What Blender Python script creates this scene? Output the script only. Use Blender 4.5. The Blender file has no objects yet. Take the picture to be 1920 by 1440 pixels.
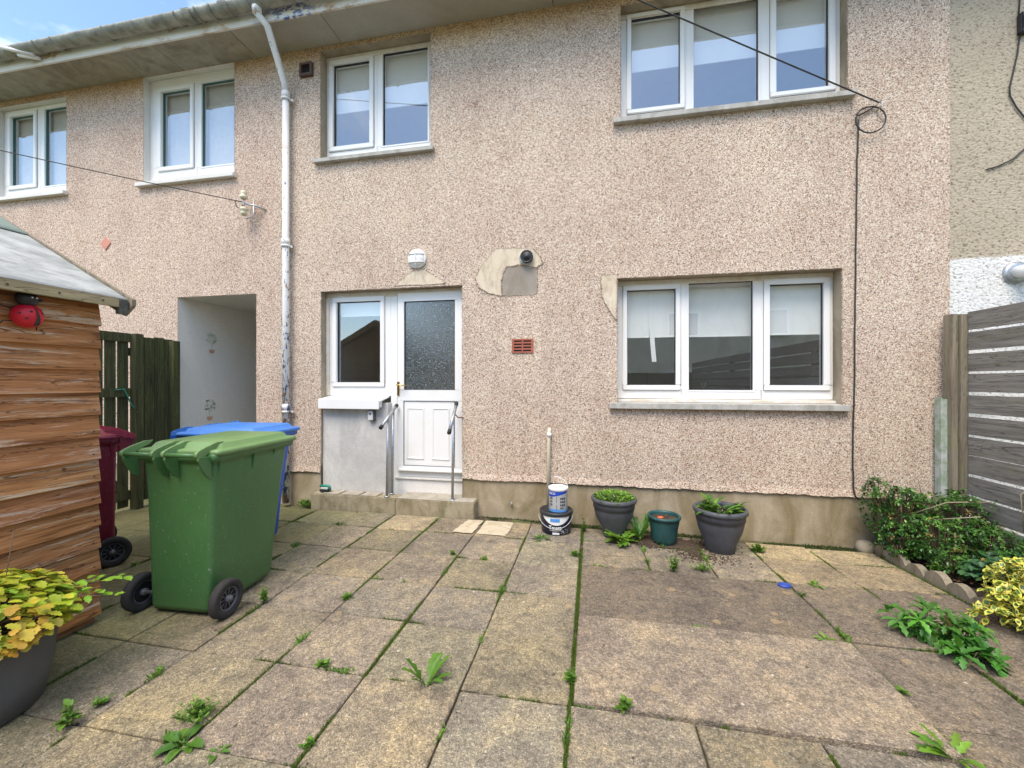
import bpy, bmesh, math, random
from mathutils import Vector, Matrix, noise
random.seed(7)
R = math.radians
C = bpy.context.scene.collection
SC = bpy.context.scene

# ------------------------------------------------------------------ camera, world, sun, exposure
FPX, U0, V0, TH, EYE = 775.0, 960.0, 716.0, math.atan(150 / 775.0), 1.45
cd = bpy.data.cameras.new('camera'); cam = bpy.data.objects.new('camera', cd); C.objects.link(cam)
cam.location = (0, 0, EYE); cam.rotation_euler = (R(90), 0, TH)
cd.sensor_width = 36; cd.lens = FPX / 1920 * 36; cd.shift_y = -4 / 1920; cd.clip_start = 0.02; cd.clip_end = 800
SC.camera = cam
SC.view_settings.view_transform = 'Standard'; SC.view_settings.look = 'None'
SC.view_settings.exposure = 1.5; SC.view_settings.gamma = 1
SUN_EL, SUN_AZ = 58, 192     # azimuth in degrees, clockwise from +Y
w = bpy.data.worlds.new('World'); SC.world = w; w.use_nodes = True
wt = w.node_tree; wt.nodes.clear()
def wn(t): return wt.nodes.new(t)
sky = wn('ShaderNodeTexSky'); sky.sky_type = 'NISHITA'; sky.sun_disc = False
sky.sun_elevation = R(SUN_EL); sky.sun_rotation = R(SUN_AZ); sky.air_density = 1.2; sky.dust_density = 0.6; sky.ozone_density = 2.5
tc = wn('ShaderNodeTexCoord'); mp = wn('ShaderNodeMapping'); mp.inputs['Scale'].default_value = (1.0, 1.0, 2.4); mp.inputs['Rotation'].default_value = (.5, .25, .3)
nz = wn('ShaderNodeTexNoise'); nz.inputs['Scale'].default_value = 2.1; nz.inputs['Detail'].default_value = 8; nz.inputs['Roughness'].default_value = .58; nz.inputs['Distortion'].default_value = .35
rp = wn('ShaderNodeValToRGB'); rp.color_ramp.elements[0].position = .56; rp.color_ramp.elements[1].position = .84
rp.color_ramp.elements[1].color = (.9, .9, .9, 1)
mx = wn('ShaderNodeMix'); mx.data_type = 'RGBA'; mx.inputs['B'].default_value = (8.6, 8.4, 8.1, 1)
bg = wn('ShaderNodeBackground'); bg.inputs['Strength'].default_value = .115; ow = wn('ShaderNodeOutputWorld')
L = wt.links.new
L(tc.outputs['Generated'], mp.inputs['Vector']); L(mp.outputs[0], nz.inputs['Vector']); 
sx = wn('ShaderNodeSeparateXYZ'); L(tc.outputs['Generated'], sx.inputs[0]); mr = wn('ShaderNodeMapRange'); mr.inputs[1].default_value = .62; mr.inputs[2].default_value = .86; mr.inputs[3].default_value = 0; mr.inputs[4].default_value = .3
L(sx.outputs[2], mr.inputs[0]); ad = wn('ShaderNodeMath'); ad.operation = 'ADD'; L(nz.outputs[0], ad.inputs[0]); L(mr.outputs[0], ad.inputs[1]); L(ad.outputs[0], rp.inputs[0])   # unseen cloud cover added overhead for soft white fill light
L(rp.outputs[0], mx.inputs['Factor']); L(sky.outputs[0], mx.inputs['A']); L(mx.outputs['Result'], bg.inputs['Color']); L(bg.outputs[0], ow.inputs['Surface'])
sd = bpy.data.lights.new('sun', 'SUN'); sd.energy = 1.3; sd.angle = R(32); sd.color = (1, .90, .76)
so = bpy.data.objects.new('sun', sd); C.objects.link(so)
az, el = R(SUN_AZ), R(SUN_EL)
dv = Vector((math.sin(az) * math.cos(el), math.cos(az) * math.cos(el), math.sin(el)))
so.rotation_euler = dv.to_track_quat('Z', 'Y').to_euler(); so.location = dv * 30

# ------------------------------------------------------------------ geometry of the place
D = 4.36                                   # distance of the terrace front
cT, sT = math.cos(TH), math.sin(TH)
def P(u, v, Y=D):                          # photo point that lies on a plane parallel to the terrace -> (x, z)
    a, b = (u - U0) / FPX, (V0 - v) / FPX
    t = Y / (cT + a * sT)
    return t * (-sT + a * cT), EYE + b * t
def PX(u, Y=D): return P(u, 700, Y)[0]
def PZ(u, v, Y=D): return P(u, v, Y)[1]
def GR(u, v, z=0):
    a, b = (u - U0) / FPX, (V0 - v) / FPX
    t = (z - EYE) / b
    return t * (-sT + a * cT), t * (cT + a * sT)
def sm(a, b, x):
    t = max(0, min(1, (x - a) / (b - a))); return t * t * (3 - 2 * t)
def gz(x, y): return -.07 * sm(-1.2, 2.2, x) * sm(2.6, 4.3, y)

# ------------------------------------------------------------------ materials
MATS = {}
class NT:
    def __init__(s, name):
        s.m = bpy.data.materials.new(name); s.m.use_nodes = True; s.t = s.m.node_tree; s.t.nodes.clear()
        s.out = s.n('ShaderNodeOutputMaterial'); s.bs = s.n('ShaderNodeBsdfPrincipled'); s.l(s.bs.outputs[0], s.out.inputs[0])
        s.geo = s.n('ShaderNodeNewGeometry'); s.tc = s.n('ShaderNodeTexCoord')
        MATS[name] = s.m
    def n(s, t): return s.t.nodes.new(t)
    def l(s, a, b): s.t.links.new(a, b)
    def pos(s, scale=(1, 1, 1), obj=False, rot=(0, 0, 0)):
        m = s.n('ShaderNodeMapping'); m.inputs['Scale'].default_value = scale; m.inputs['Rotation'].default_value = rot
        s.l(s.tc.outputs['Object'] if obj else s.geo.outputs['Position'], m.inputs['Vector']); return m.outputs[0]
    def noise(s, vec, scale, detail=4, rough=.5, dist=0, out=0):
        n = s.n('ShaderNodeTexNoise'); n.inputs['Scale'].default_value = scale; n.inputs['Detail'].default_value = detail
        n.inputs['Roughness'].default_value = rough; n.inputs['Distortion'].default_value = dist; s.l(vec, n.inputs['Vector']); return n.outputs[out]
    def vor(s, vec, scale, feat='F1'):
        n = s.n('ShaderNodeTexVoronoi'); n.feature = feat; n.inputs['Scale'].default_value = scale; s.l(vec, n.inputs['Vector']); return n
    def ramp(s, fac, stops, interp='LINEAR'):
        r = s.n('ShaderNodeValToRGB'); cr = r.color_ramp; cr.interpolation = interp
        while len(cr.elements) > 1: cr.elements.remove(cr.elements[-1])
        cr.elements[0].position = stops[0][0]; cr.elements[0].color = col4(stops[0][1])
        for p, c in stops[1:]:
            e = cr.elements.new(p); e.color = col4(c)
        s.l(fac, r.inputs[0]); return r.outputs[0]
    def mix(s, fac, a, b, mode='MIX'):
        m = s.n('ShaderNodeMix'); m.data_type = 'RGBA'; m.blend_type = mode
        for k, v in (('Factor', fac), ('A', a), ('B', b)):
            if hasattr(v, 'default_value') or hasattr(v, 'is_linked'): s.l(v, m.inputs[k])
            else: m.inputs[k].default_value = v if k == 'Factor' else col4(v)
        return m.outputs['Result']
    def math(s, op, a, b=0.0):
        m = s.n('ShaderNodeMath'); m.operation = op
        for i, v in enumerate((a, b)):
            if hasattr(v, 'is_linked'): s.l(v, m.inputs[i])
            else: m.inputs[i].default_value = v
        return m.outputs[0]
    def sep(s, vec, i):
        m = s.n('ShaderNodeSeparateXYZ'); s.l(vec, m.inputs[0]); return m.outputs[i]
    def att(s, name='Col'):
        a = s.n('ShaderNodeAttribute'); a.attribute_name = name; return a.outputs['Color']
    def bump(s, h, strength=.3, dist=.01):
        b = s.n('ShaderNodeBump'); b.inputs['Strength'].default_value = strength; b.inputs['Distance'].default_value = dist
        s.l(h, b.inputs['Height']); s.l(b.outputs[0], s.bs.inputs['Normal'])
    def col(s, c):
        if hasattr(c, 'is_linked'): s.l(c, s.bs.inputs['Base Color'])
        else: s.bs.inputs['Base Color'].default_value = col4(c)
    def rough(s, r): s.bs.inputs['Roughness'].default_value = r
def col4(c):
    if isinstance(c, (int, float)): return (c, c, c, 1)
    return tuple(c) + (1,) if len(c) == 3 else tuple(c)

def plain(name, c, rough=.5, metal=0, var=.12, scale=14, spec=None, bump=0):
    s = NT(name); n = s.noise(s.pos(), scale, 5, .6)
    a = tuple(x * (1 - var) for x in c); b = tuple(min(1, x * (1 + var)) for x in c)
    s.col(s.ramp(n, [(.3, a), (.7, b)])); s.rough(rough); s.bs.inputs['Metallic'].default_value = metal
    if spec is not None: s.bs.inputs['Specular IOR Level'].default_value = spec
    if bump: s.bump(s.noise(s.pos(), scale * 6, 4), bump, .003)
    return s.m

# pebble dash
def pebble(name, tint=(1, 1, 1)):
    s = NT(name); p = s.pos()
    wob = s.noise(p, 60, 2, out=1)
    v = s.vor(p, 145); r = s.sep(v.outputs['Color'], 0)
    c1 = s.ramp(r, [(0, (.05, .036, .03)), (.075, (.19, .12, .09)), (.15, (.40, .24, .17)), (.26, (.51, .365, .275)), (.42, (.60, .455, .355)), (.6, (.66, .54, .43)), (.79, (.76, .665, .56)), (.93, (.88, .82, .74))], 'CONSTANT')
    v2 = s.vor(p, 70); r2 = s.sep(v2.outputs['Color'], 1)
    c2 = s.ramp(r2, [(0, (.62, .55, .52)), (.12, (.93, .9, .9)), (.5, (1, 1, 1)), (.85, (1.08, 1.06, 1.02))])
    c = s.mix(.14, s.mix(.38, c1, c2, 'MULTIPLY'), (.60, .49, .40))
    big = s.noise(p, 1.3, 5, .6)
    c = s.mix(.8, c, s.ramp(big, [(.3, (.86, .81, .78)), (.55, (1, .99, .98)), (.75, (1.06, 1.03, .96))]), 'MULTIPLY')
    # ochre algae staining on the band under the eaves
    z = s.sep(s.geo.outputs['Position'], 2)
    st = s.math('ADD', z, s.math('MULTIPLY', s.noise(p, 2.5, 5), .45))
    c = s.mix(s.ramp(st, [(0, 0), (1, 1)]), c, c) if False else c
    k = s.n('ShaderNodeMapRange'); s.l(st, k.inputs[0]); k.inputs[1].default_value = 5.3; k.inputs[2].default_value = 5.68
    c = s.mix(s.math('MULTIPLY', k.outputs[0], .8), c, s.mix(1, c, (.92, .74, .42), 'MULTIPLY'))
    run = s.noise(s.pos((2.2, 1, .22)), 2.2, 6, .7, .3)
    c = s.mix(.34, c, s.ramp(run, [(.36, (.80, .77, .75)), (.52, (1, 1, 1)), (.68, (1.05, 1.04, 1.02))]), 'MULTIPLY')
    c = s.mix(1, c, tint, 'MULTIPLY')
    s.col(c); s.rough(.85)
    h = s.math('ADD', s.math('MULTIPLY', v.outputs['Distance'], -1.0), s.math('MULTIPLY', v2.outputs['Distance'], -.4))
    s.bump(h, .36, .006)
    return s.m
pebble('pebbledash', (.98, .99, .98))
pebble('pebbledash_pale', (1.0, .97, .965))
# rough cast of the right-hand neighbour, beige above and white painted below
s = NT('roughcast'); p = s.pos((1, 1, 1.3))
n1 = s.noise(p, 42, 3, .6, .4); n2 = s.noise(p, 1.2, 4)
z = s.sep(s.geo.outputs['Position'], 2)
k = s.n('ShaderNodeMapRange'); s.l(s.math('ADD', z, s.math('MULTIPLY', s.noise(p, 6, 3), .06)), k.inputs[0]); k.inputs[1].default_value = 2.565; k.inputs[2].default_value = 2.59
base = s.mix(k.outputs[0], (.80, .79, .77), s.ramp(n2, [(.3, (.46, .39, .29)), (.7, (.55, .47, .36))]))
base = s.mix(1, base, s.ramp(n1, [(.33, (.42, .38, .34)), (.43, (.85, .84, .82)), (.6, (1, 1, 1))]), 'MULTIPLY')
s.col(base); s.rough(.9); s.bump(n1, .9, .012)
# plain renders
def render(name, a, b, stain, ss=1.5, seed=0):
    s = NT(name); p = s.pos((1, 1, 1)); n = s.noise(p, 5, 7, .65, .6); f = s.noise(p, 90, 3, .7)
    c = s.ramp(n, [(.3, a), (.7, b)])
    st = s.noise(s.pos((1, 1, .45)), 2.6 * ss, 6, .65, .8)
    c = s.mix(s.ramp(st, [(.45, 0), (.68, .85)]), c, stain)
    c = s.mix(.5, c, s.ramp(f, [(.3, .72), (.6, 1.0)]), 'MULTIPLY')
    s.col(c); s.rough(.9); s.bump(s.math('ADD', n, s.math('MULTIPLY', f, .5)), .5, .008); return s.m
render('plinth_render', (.34, .27, .17), (.46, .38, .27), (.20, .155, .07), 1.1)
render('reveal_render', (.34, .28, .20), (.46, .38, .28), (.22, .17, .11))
render('grey_panel', (.48, .46, .44), (.58, .56, .53), (.74, .71, .66), 1.2)
render('mortar_patch', (.64, .53, .39), (.74, .64, .50), (.46, .36, .25), 5)
render('mortar_dark', (.30, .26, .21), (.38, .33, .28), (.24, .20, .15), 2)
render('pend_plaster', (.88, .82, .74), (.90, .85, .77), (.80, .74, .66), .4)
render('white_reveal', (.76, .73, .68), (.82, .79, .75), (.70, .66, .60), .8)
render('sill_concrete', (.42, .40, .36), (.56, .54, .50), (.30, .28, .24), 3)
render('soffit_board', (.42, .39, .33), (.47, .44, .38), (.36, .33, .27), .6)
render('soffit_dirty', (.34, .31, .25), (.45, .41, .33), (.22, .195, .15), 1.3)
render('step_stone', (.30, .25, .16), (.42, .36, .25), (.16, .13, .06), 3)
render('step_top', (.38, .34, .28), (.48, .43, .35), (.26, .23, .17), 3)
render('edging_concrete', (.26, .22, .16), (.36, .31, .23), (.14, .11, .07), 3)
render('cream_render', (.82, .75, .60), (.86, .79, .64), (.60, .52, .4), .6)
render('chimney_stone', (.42, .33, .2), (.52, .42, .27), (.25, .2, .13), 2)
plain('roof_tile', (.16, .13, .11), .9, var=.3)
# upvc
s = NT('upvc'); p = s.pos(); c = s.mix(s.ramp(s.noise(p, 3, 5, .6), [(.5, 0), (.8, .5)]), (.86, .85, .83), (.80, .75, .66)); s.col(c); s.rough(.3)
s = NT('upvc_stained'); p = s.pos(); c = s.mix(s.ramp(s.noise(p, 7, 6, .7), [(.4, 0), (.7, .9)]), (.76, .73, .67), (.62, .50, .34)); s.col(c); s.rough(.45)
plain('gasket', (.03, .03, .035), .6)
plain('gasket_green', (.05, .14, .14), .5)
# glass
s = NT('window_glass'); g = s.n('ShaderNodeBsdfGlossy'); g.inputs['Roughness'].default_value = .012; g.inputs['Color'].default_value = (.93, .97, 1, 1)
t = s.n('ShaderNodeBsdfTransparent'); t.inputs['Color'].default_value = (.97, .985, .98, 1); mxs = s.n('ShaderNodeMixShader')
fr = s.n('ShaderNodeLayerWeight'); fr.inputs['Blend'].default_value = .5
s.l(s.math('ADD', s.math('MULTIPLY', s.math('POWER', fr.outputs['Facing'], 4.0), .8), .25), mxs.inputs[0]); s.l(t.outputs[0], mxs.inputs[1]); s.l(g.outputs[0], mxs.inputs[2]); s.l(mxs.outputs[0], s.out.inputs[0])
bp = s.n('ShaderNodeBump'); bp.inputs['Strength'].default_value = .04; bp.inputs['Distance'].default_value = .02; s.l(s.noise(s.pos(), 1.6, 2), bp.inputs['Height']); s.l(bp.outputs[0], g.inputs['Normal'])
# obscured door glass: scrolls pressed into it
s = NT('obscured_glass'); p = s.pos((1, .0, 1))
wv = s.n('ShaderNodeTexWave'); wv.wave_type = 'RINGS'; wv.rings_direction = 'SPHERICAL'; wv.inputs['Scale'].default_value = 3.4; wv.inputs['Distortion'].default_value = 11; wv.inputs['Detail'].default_value = 2; wv.inputs['Detail Scale'].default_value = 3.2
mp_ = s.n('ShaderNodeMapping'); mp_.inputs['Scale'].default_value = (1, .01, 1); mp_.inputs['Location'].default_value = (2.0, 0, -1.3); s.l(s.geo.outputs['Position'], mp_.inputs['Vector']); s.l(mp_.outputs[0], wv.inputs['Vector'])
sc_ = s.vor(s.pos((1, .01, 1)), 60, 'SMOOTH_F1'); fl = s.noise(p, 120, 3)
line = s.ramp(wv.outputs[1], [(.38, 0), (.5, 1), (.62, 0)])
s.col(s.mix(line, (.065, .078, .08), (.26, .29, .29))); s.rough(.16)
s.bs.inputs['Specular IOR Level'].default_value = 1.0; s.bs.inputs['IOR'].default_value = 1.8
s.bump(s.math('ADD', s.math('MULTIPLY', fl, .35), s.math('ADD', s.math('MULTIPLY', line, .35), s.math('MULTIPLY', sc_.outputs['Distance'], .5))), .45, .004)
plain('blind_fabric', (.88, .87, .85), .9, var=.03, scale=3)
plain('vertical_blind', (.74, .70, .64), .9, var=.05)
plain('room_paint', (.62, .60, .55), .9, var=.1, scale=2)
plain('gutter_cement', (.30, .30, .26), .9, var=.45, scale=9, bump=.6)
s = NT('fascia_paint'); p = s.pos((.5, 1, 1)); n = s.noise(p, 5, 7, .7, .3)
c = s.ramp(n, [(.3, (.82, .81, .78)), (.55, (.78, .75, .70)), (.66, (.50, .34, .19)), (.8, (.28, .2, .13))])
z = s.sep(s.geo.outputs['Position'], 2); k = s.n('ShaderNodeMapRange'); s.l(s.math('ADD', z, s.math('MULTIPLY', n, .1)), k.inputs[0]); k.inputs[1].default_value = 5.555; k.inputs[2].default_value = 5.59
c = s.mix(s.math('MULTIPLY', k.outputs[0], .8), c, (.30, .20, .12))
x = s.sep(s.geo.outputs['Position'], 0); k2 = s.n('ShaderNodeMapRange'); s.l(s.math('ABSOLUTE', s.math('ADD', x, 3.2)), k2.inputs[0]); k2.inputs[1].default_value = .6; k2.inputs[2].default_value = .0
c = s.mix(s.math('MULTIPLY', k2.outputs[0], s.ramp(s.noise(p, 22, 4, .7), [(.5, 0), (.54, 1)])), c, (.05, .11, .34))
s.col(c); s.rough(.7)
s = NT('pipe_paint'); p = s.pos((1, 1, .35)); n = s.noise(p, 26, 5, .7)
z = s.sep(s.geo.outputs['Position'], 2); k = s.n('ShaderNodeMapRange'); s.l(z, k.inputs[0]); k.inputs[1].default_value = 4.2; k.inputs[2].default_value = .3; k.inputs[3].default_value = -.06; k.inputs[4].default_value = .07
f = s.ramp(s.math('ADD', n, k.outputs[0]), [(.55, 0), (.575, 1)])
c = s.mix(f, s.ramp(s.noise(s.pos(), 4, 4), [(.3, (.68, .67, .66)), (.7, (.80, .79, .77))]), s.ramp(s.noise(s.pos(), 17, 3), [(.45, (.06, .10, .22)), (.55, (.10, .12, .16)), (.6, (.35, .2, .1))]))
c = s.mix(s.ramp(s.noise(s.pos(), 2.4, 5, .7), [(.62, 0), (.75, .8)]), c, (.42, .25, .12))
s.col(c); s.rough(.5)
plain('white_plastic', (.80, .79, .76), .4, var=.05)
plain('cream_pipe', (.74, .68, .52), .45, var=.05)
plain('ceramic', (.66, .60, .42), .35, var=.15)
plain('galvanised', (.42, .44, .46), .42, .75, var=.2, scale=40)
s = NT('galvanised_mossy'); p = s.pos(); s.col(s.mix(s.ramp(s.noise(p, 9, 5, .7), [(.4, 0), (.6, 1)]), (.50, .52, .50), (.27, .34, .24))); s.rough(.7)
plain('black_rubber', (.018, .018, .02), .55, var=.2)
plain('black_plastic', (.02, .02, .024), .45)
plain('cable_black', (.03, .03, .028), .6)
plain('copper', (.30, .17, .10), .5, .6)
plain('brass', (.72, .50, .16), .22, 1, var=.1)
plain('terracotta_vent', (.38, .115, .07), .75, var=.15, scale=30)
plain('brown_plastic', (.10, .055, .04), .5)
plain('tile_pink', (.60, .26, .19), .7, var=.08)
plain('dark_void', (.008, .008, .008), .9)
plain('keysafe_body', (.10, .10, .10), .5); plain('keysafe_face', (.62, .62, .60), .4)
plain('stencil_green', (.60, .67, .50), .9); plain('stencil_pot', (.62, .38, .26), .9)
# wood
def wood(name, cols, grain=1, axis=1, rough=.8, weather=None, wamt=.5):
    s = NT(name); sc = [34, 34, 34]; sc[axis] = 2.2
    off = s.n('ShaderNodeVectorMath'); off.operation = 'MULTIPLY_ADD'; s.l(s.att(), off.inputs[0]); off.inputs[1].default_value = (7, 5, 9); s.l(s.geo.outputs['Position'], off.inputs[2])
    m = s.n('ShaderNodeMapping'); m.inputs['Scale'].default_value = sc; s.l(off.outputs[0], m.inputs['Vector']); p = m.outputs[0]
    n = s.noise(p, 1, 6, .65, 1.2); n2 = s.noise(p, .28, 4, .5, 2.5)
    c = s.ramp(s.math('ADD', s.math('MULTIPLY', n, .6), s.math('MULTIPLY', n2, .4)), [(.33, cols[0]), (.47, cols[1]), (.6, cols[2]), (.72, cols[3])])
    if weather:
        c = s.mix(s.math('MULTIPLY', s.ramp(s.noise(p, .55, 7, .8, 1), [(.53, 0), (.60, 1)]), wamt), c, weather)
    ck = s.noise(p, .33, 3, .5, 3); c = s.mix(s.ramp(ck, [(.485, 0), (.497, .75), (.503, .75), (.515, 0)]), c, tuple(x * .35 for x in cols[0]))
    kn = s.vor(off.outputs[0], 4.3); c = s.mix(s.ramp(kn.outputs['Distance'], [(.03, .85), (.07, 0)]), c, tuple(x * .45 for x in cols[0]))
    c = s.mix(.6, c, s.mix(.5, (1, 1, 1), s.att()), 'MULTIPLY')
    s.col(c); s.rough(rough); s.bump(n, .6, .006); return s.m
wood('shed_wood', [(.17, .065, .024), (.42, .175, .06), (.58, .27, .105), (.68, .42, .23)], axis=1, weather=(.66, .50, .36), wamt=1.0)
wood('fence_grey', [(.12, .11, .10), (.22, .20, .18), (.30, .275, .25), (.38, .355, .33)], axis=1, weather=(.17, .16, .10), wamt=.6)
wood('post_grey', [(.16, .13, .095), (.23, .19, .14), (.30, .25, .19), (.36, .31, .25)], axis=2, weather=(.23, .24, .09), wamt=.6)
wood('gate_green', [(.028, .033, .010), (.052, .056, .02), (.085, .085, .035), (.12, .115, .06)], axis=2, weather=(.12, .15, .03), wamt=.5)
wood('lath_wood', [(.22, .17, .09), (.33, .26, .15), (.42, .34, .20), (.5, .42, .27)], axis=1, weather=(.26, .25, .12), wamt=.5)
s = NT('roof_felt'); p = s.pos((1, .5, 1)); s.col(s.ramp(s.noise(p, 8, 7, .7, .5), [(.3, (.18, .185, .18)), (.5, (.32, .33, .325)), (.7, (.47, .48, .47))])); s.rough(.95); s.bump(s.noise(s.pos(), 160, 3), .4, .004)
s = NT('roof_felt_green'); p = s.pos((1, .5, 1)); s.col(s.ramp(s.noise(p, 8, 7, .7, .5), [(.3, (.10, .14, .12)), (.7, (.24, .29, .26))])); s.rough(.95); s.bump(s.noise(s.pos(), 160, 3), .4, .004)
plain('felt_edge', (.10, .10, .085), .95, var=.3, scale=50, bump=.8)
# plastics
def plastic(name, c, fade):
    s = NT(name); p = s.pos(); n = s.noise(p, 2.5, 5, .6)
    k = s.mix(s.ramp(n, [(.4, 0), (.75, .6)]), c, fade)
    n2 = s.noise(s.pos((6, 6, 1.2), rot=(.6, .3, .2)), 14, 5, .75)
    k = s.mix(s.ramp(n2, [(.60, 0), (.72, .32)]), k, (.40, .44, .36))
    k = s.mix(s.ramp(s.noise(s.pos((1, 1, .3)), 5, 7, .7, .5), [(.5, 0), (.72, .4)]), k, tuple(x * .55 + .02 for x in c))
    k = s.mix(s.ramp(s.noise(p, 60, 3, .7), [(.67, 0), (.71, .55)]), k, (.5, .5, .45))
    s.col(k); s.rough(.42); s.bump(s.noise(p, 220, 2), .12, .002); return s.m
plastic('bin_green', (.055, .155, .048), (.085, .19, .065)); plastic('bin_green_lid', (.145, .26, .09), (.19, .31, .13))
plastic('bin_blue', (.012, .10, .50), (.03, .14, .55)); plastic('bin_blue_lid', (.05, .20, .62), (.10, .27, .68))
plastic('bin_maroon', (.20, .012, .03), (.27, .02, .045)); plastic('bin_maroon_lid', (.30, .018, .05), (.38, .04, .08))
plain('tyre', (.03, .028, .028), .85, var=.25, scale=60, bump=.4); plain('wheel_hub', (.10, .10, .115), .4, var=.2)
plain('lens_black', (.015, .015, .018), .5)
plain('pot_grey', (.075, .078, .09), .55, var=.25, scale=9); plain('pot_teal', (.02, .075, .075), .45, var=.3, scale=12)
s = NT('planter_grey'); p = s.pos(); s.col(s.mix(s.ramp(s.noise(p, 90, 3, .8), [(.68, 0), (.73, .7)]), s.ramp(s.noise(p, 4, 4), [(.3, (.085, .085, .085)), (.7, (.13, .13, .13))]), (.4, .38, .34))); s.rough(.7)
s = NT('soil'); p = s.pos(); n = s.noise(p, 40, 6, .7); s.col(s.ramp(n, [(.3, (.025, .016, .01)), (.55, (.07, .045, .028)), (.7, (.16, .11, .07))])); s.rough(1); s.bump(n, 1, .02)
plain('lady_red', (.62, .012, .03), .45, var=.12, scale=8); plain('lady_black', (.02, .02, .022), .5, var=.2)
plain('tub_white', (.78, .78, .78), .35, var=.03); plain('tub_navy', (.012, .014, .05), .35); plain('tub_blue', (.015, .06, .42), .35); plain('tub_black', (.03, .032, .035), .4)
plain('tub_lightblue', (.10, .30, .70), .35); plain('lid_blue', (.02, .06, .32), .4); plain('orange_plastic', (.62, .12, .04), .4); plain('teal_plastic', (.02, .24, .18), .3)
plain('paint_putty', (.52, .54, .5), .7)
plain('door_crumbs', (.3, .25, .2), .9)
# leaves: colour comes from the leaf itself
def leafmat(name, trans=.25, rough=.5):
    s = NT(name); s.col(s.mix(.35, s.att(), s.ramp(s.noise(s.pos(), 60, 3), [(.3, .6), (.7, 1.3)]), 'MULTIPLY')); s.rough(rough)
    tr = s.n('ShaderNodeBsdfTranslucent'); s.l(s.att(), tr.inputs[0]); mxx = s.n('ShaderNodeMixShader'); mxx.inputs[0].default_value = trans
    s.l(s.bs.outputs[0], mxx.inputs[1]); s.l(tr.outputs[0], mxx.inputs[2]); s.l(mxx.outputs[0], s.out.inputs[0]); return s.m
leafmat('leaf'); leafmat('leaf_glossy', .15, .35)
plain('twig', (.16, .11, .07), .9); plain('twig_pale', (.36, .29, .2), .9)
# paving
def paving(name, rough_big=False):
    s = NT(name); p = s.pos(); at = s.att()
    ag = s.vor(p, 190); r = s.sep(ag.outputs['Color'], 0)
    agc = s.ramp(r, [(0, (.07, .055, .035)), (.15, (.15, .12, .075)), (.38, (.235, .19, .12)), (.62, (.32, .265, .17)), (.85, (.43, .365, .25)), (.96, (.56, .50, .38))], 'CONSTANT')
    fine = s.noise(p, 48, 6, .8); med = s.noise(p, 13, 7, .75, .5); big = s.noise(p, 2.3, 6, .65, .5)
    c = s.mix(.5, agc, (.272, .245, .202))
    c = s.mix(.8, c, s.ramp(fine, [(.36, .52), (.5, 1.0), (.62, 1.38)]), 'MULTIPLY')
    c = s.mix(.85, c, s.ramp(med, [(.36, (.62, .61, .61)), (.5, (1, 1, 1)), (.64, (1.3, 1.24, 1.12))]), 'MULTIPLY')
    c = s.mix(.9, c, s.ramp(big, [(.34, (.70, .68, .69)), (.5, (.98, .97, .95)), (.64, (1.28, 1.22, 1.05))]), 'MULTIPLY')
    c = s.mix(1, c, at, 'MULTIPLY')
    # lichen rings and dark spots
    lv = s.vor(s.pos(), 4.6); ln = s.math('ADD', lv.outputs['Distance'], s.math('MULTIPLY', s.noise(p, 14, 4), .2))
    sel = s.math('GREATER_THAN', s.sep(lv.outputs['Color'], 2), .62)
    c = s.mix(s.math('MULTIPLY', s.math('MULTIPLY', s.ramp(ln, [(.20, 1), (.235, 0)]), sel), .55), c, (.42, .30, .16))
    dv_ = s.vor(s.pos(), 7.3); dsel = s.math('GREATER_THAN', s.sep(dv_.outputs['Color'], 1), .8); dn = s.math('ADD', dv_.outputs['Distance'], s.math('MULTIPLY', fine, .14))
    c = s.mix(s.math('MULTIPLY', s.math('MULTIPLY', s.ramp(dn, [(.13, 1), (.16, 0)]), dsel), .8), c, (.045, .04, .035))
    wv_ = s.vor(s.pos(), 13); wsel = s.math('GREATER_THAN', s.sep(wv_.outputs['Color'], 1), .9)
    c = s.mix(s.math('MULTIPLY', s.math('MULTIPLY', s.ramp(wv_.outputs['Distance'], [(.09, 1), (.11, 0)]), wsel), .75), c, (.6, .56, .48))
    # green algae by the shed
    x = s.sep(s.geo.outputs['Position'], 0); k = s.n('ShaderNodeMapRange'); s.l(s.math('ADD', x, s.math('MULTIPLY', med, .5)), k.inputs[0]); k.inputs[1].default_value = -1.95; k.inputs[2].default_value = -2.5
    c = s.mix(s.math('MULTIPLY', k.outputs[0], .45), c, (.15, .17, .04))
    s.col(c); s.rough(.92)
    s.bump(s.math('ADD', s.math('MULTIPLY', fine, 1.0), s.math('ADD', s.math('MULTIPLY', ag.outputs['Distance'], -.6), s.math('MULTIPLY', med, .8))), .8, .008 if not rough_big else .014); return s.m
paving('paving')
s = NT('joint_dirt'); p = s.pos(); s.col(s.ramp(s.noise(p, 12, 5, .7), [(.35, (.06, .045, .03)), (.5, (.12, .10, .055)), (.58, (.09, .12, .03)), (.7, (.12, .17, .035))])); s.rough(1); s.bump(s.noise(p, 90, 4), 1, .01)
s = NT('lawn'); p = s.pos(); s.col(s.ramp(s.noise(p, 20, 6, .7), [(.3, (.03, .05, .012)), (.7, (.09, .13, .03))])); s.rough(1)

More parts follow.
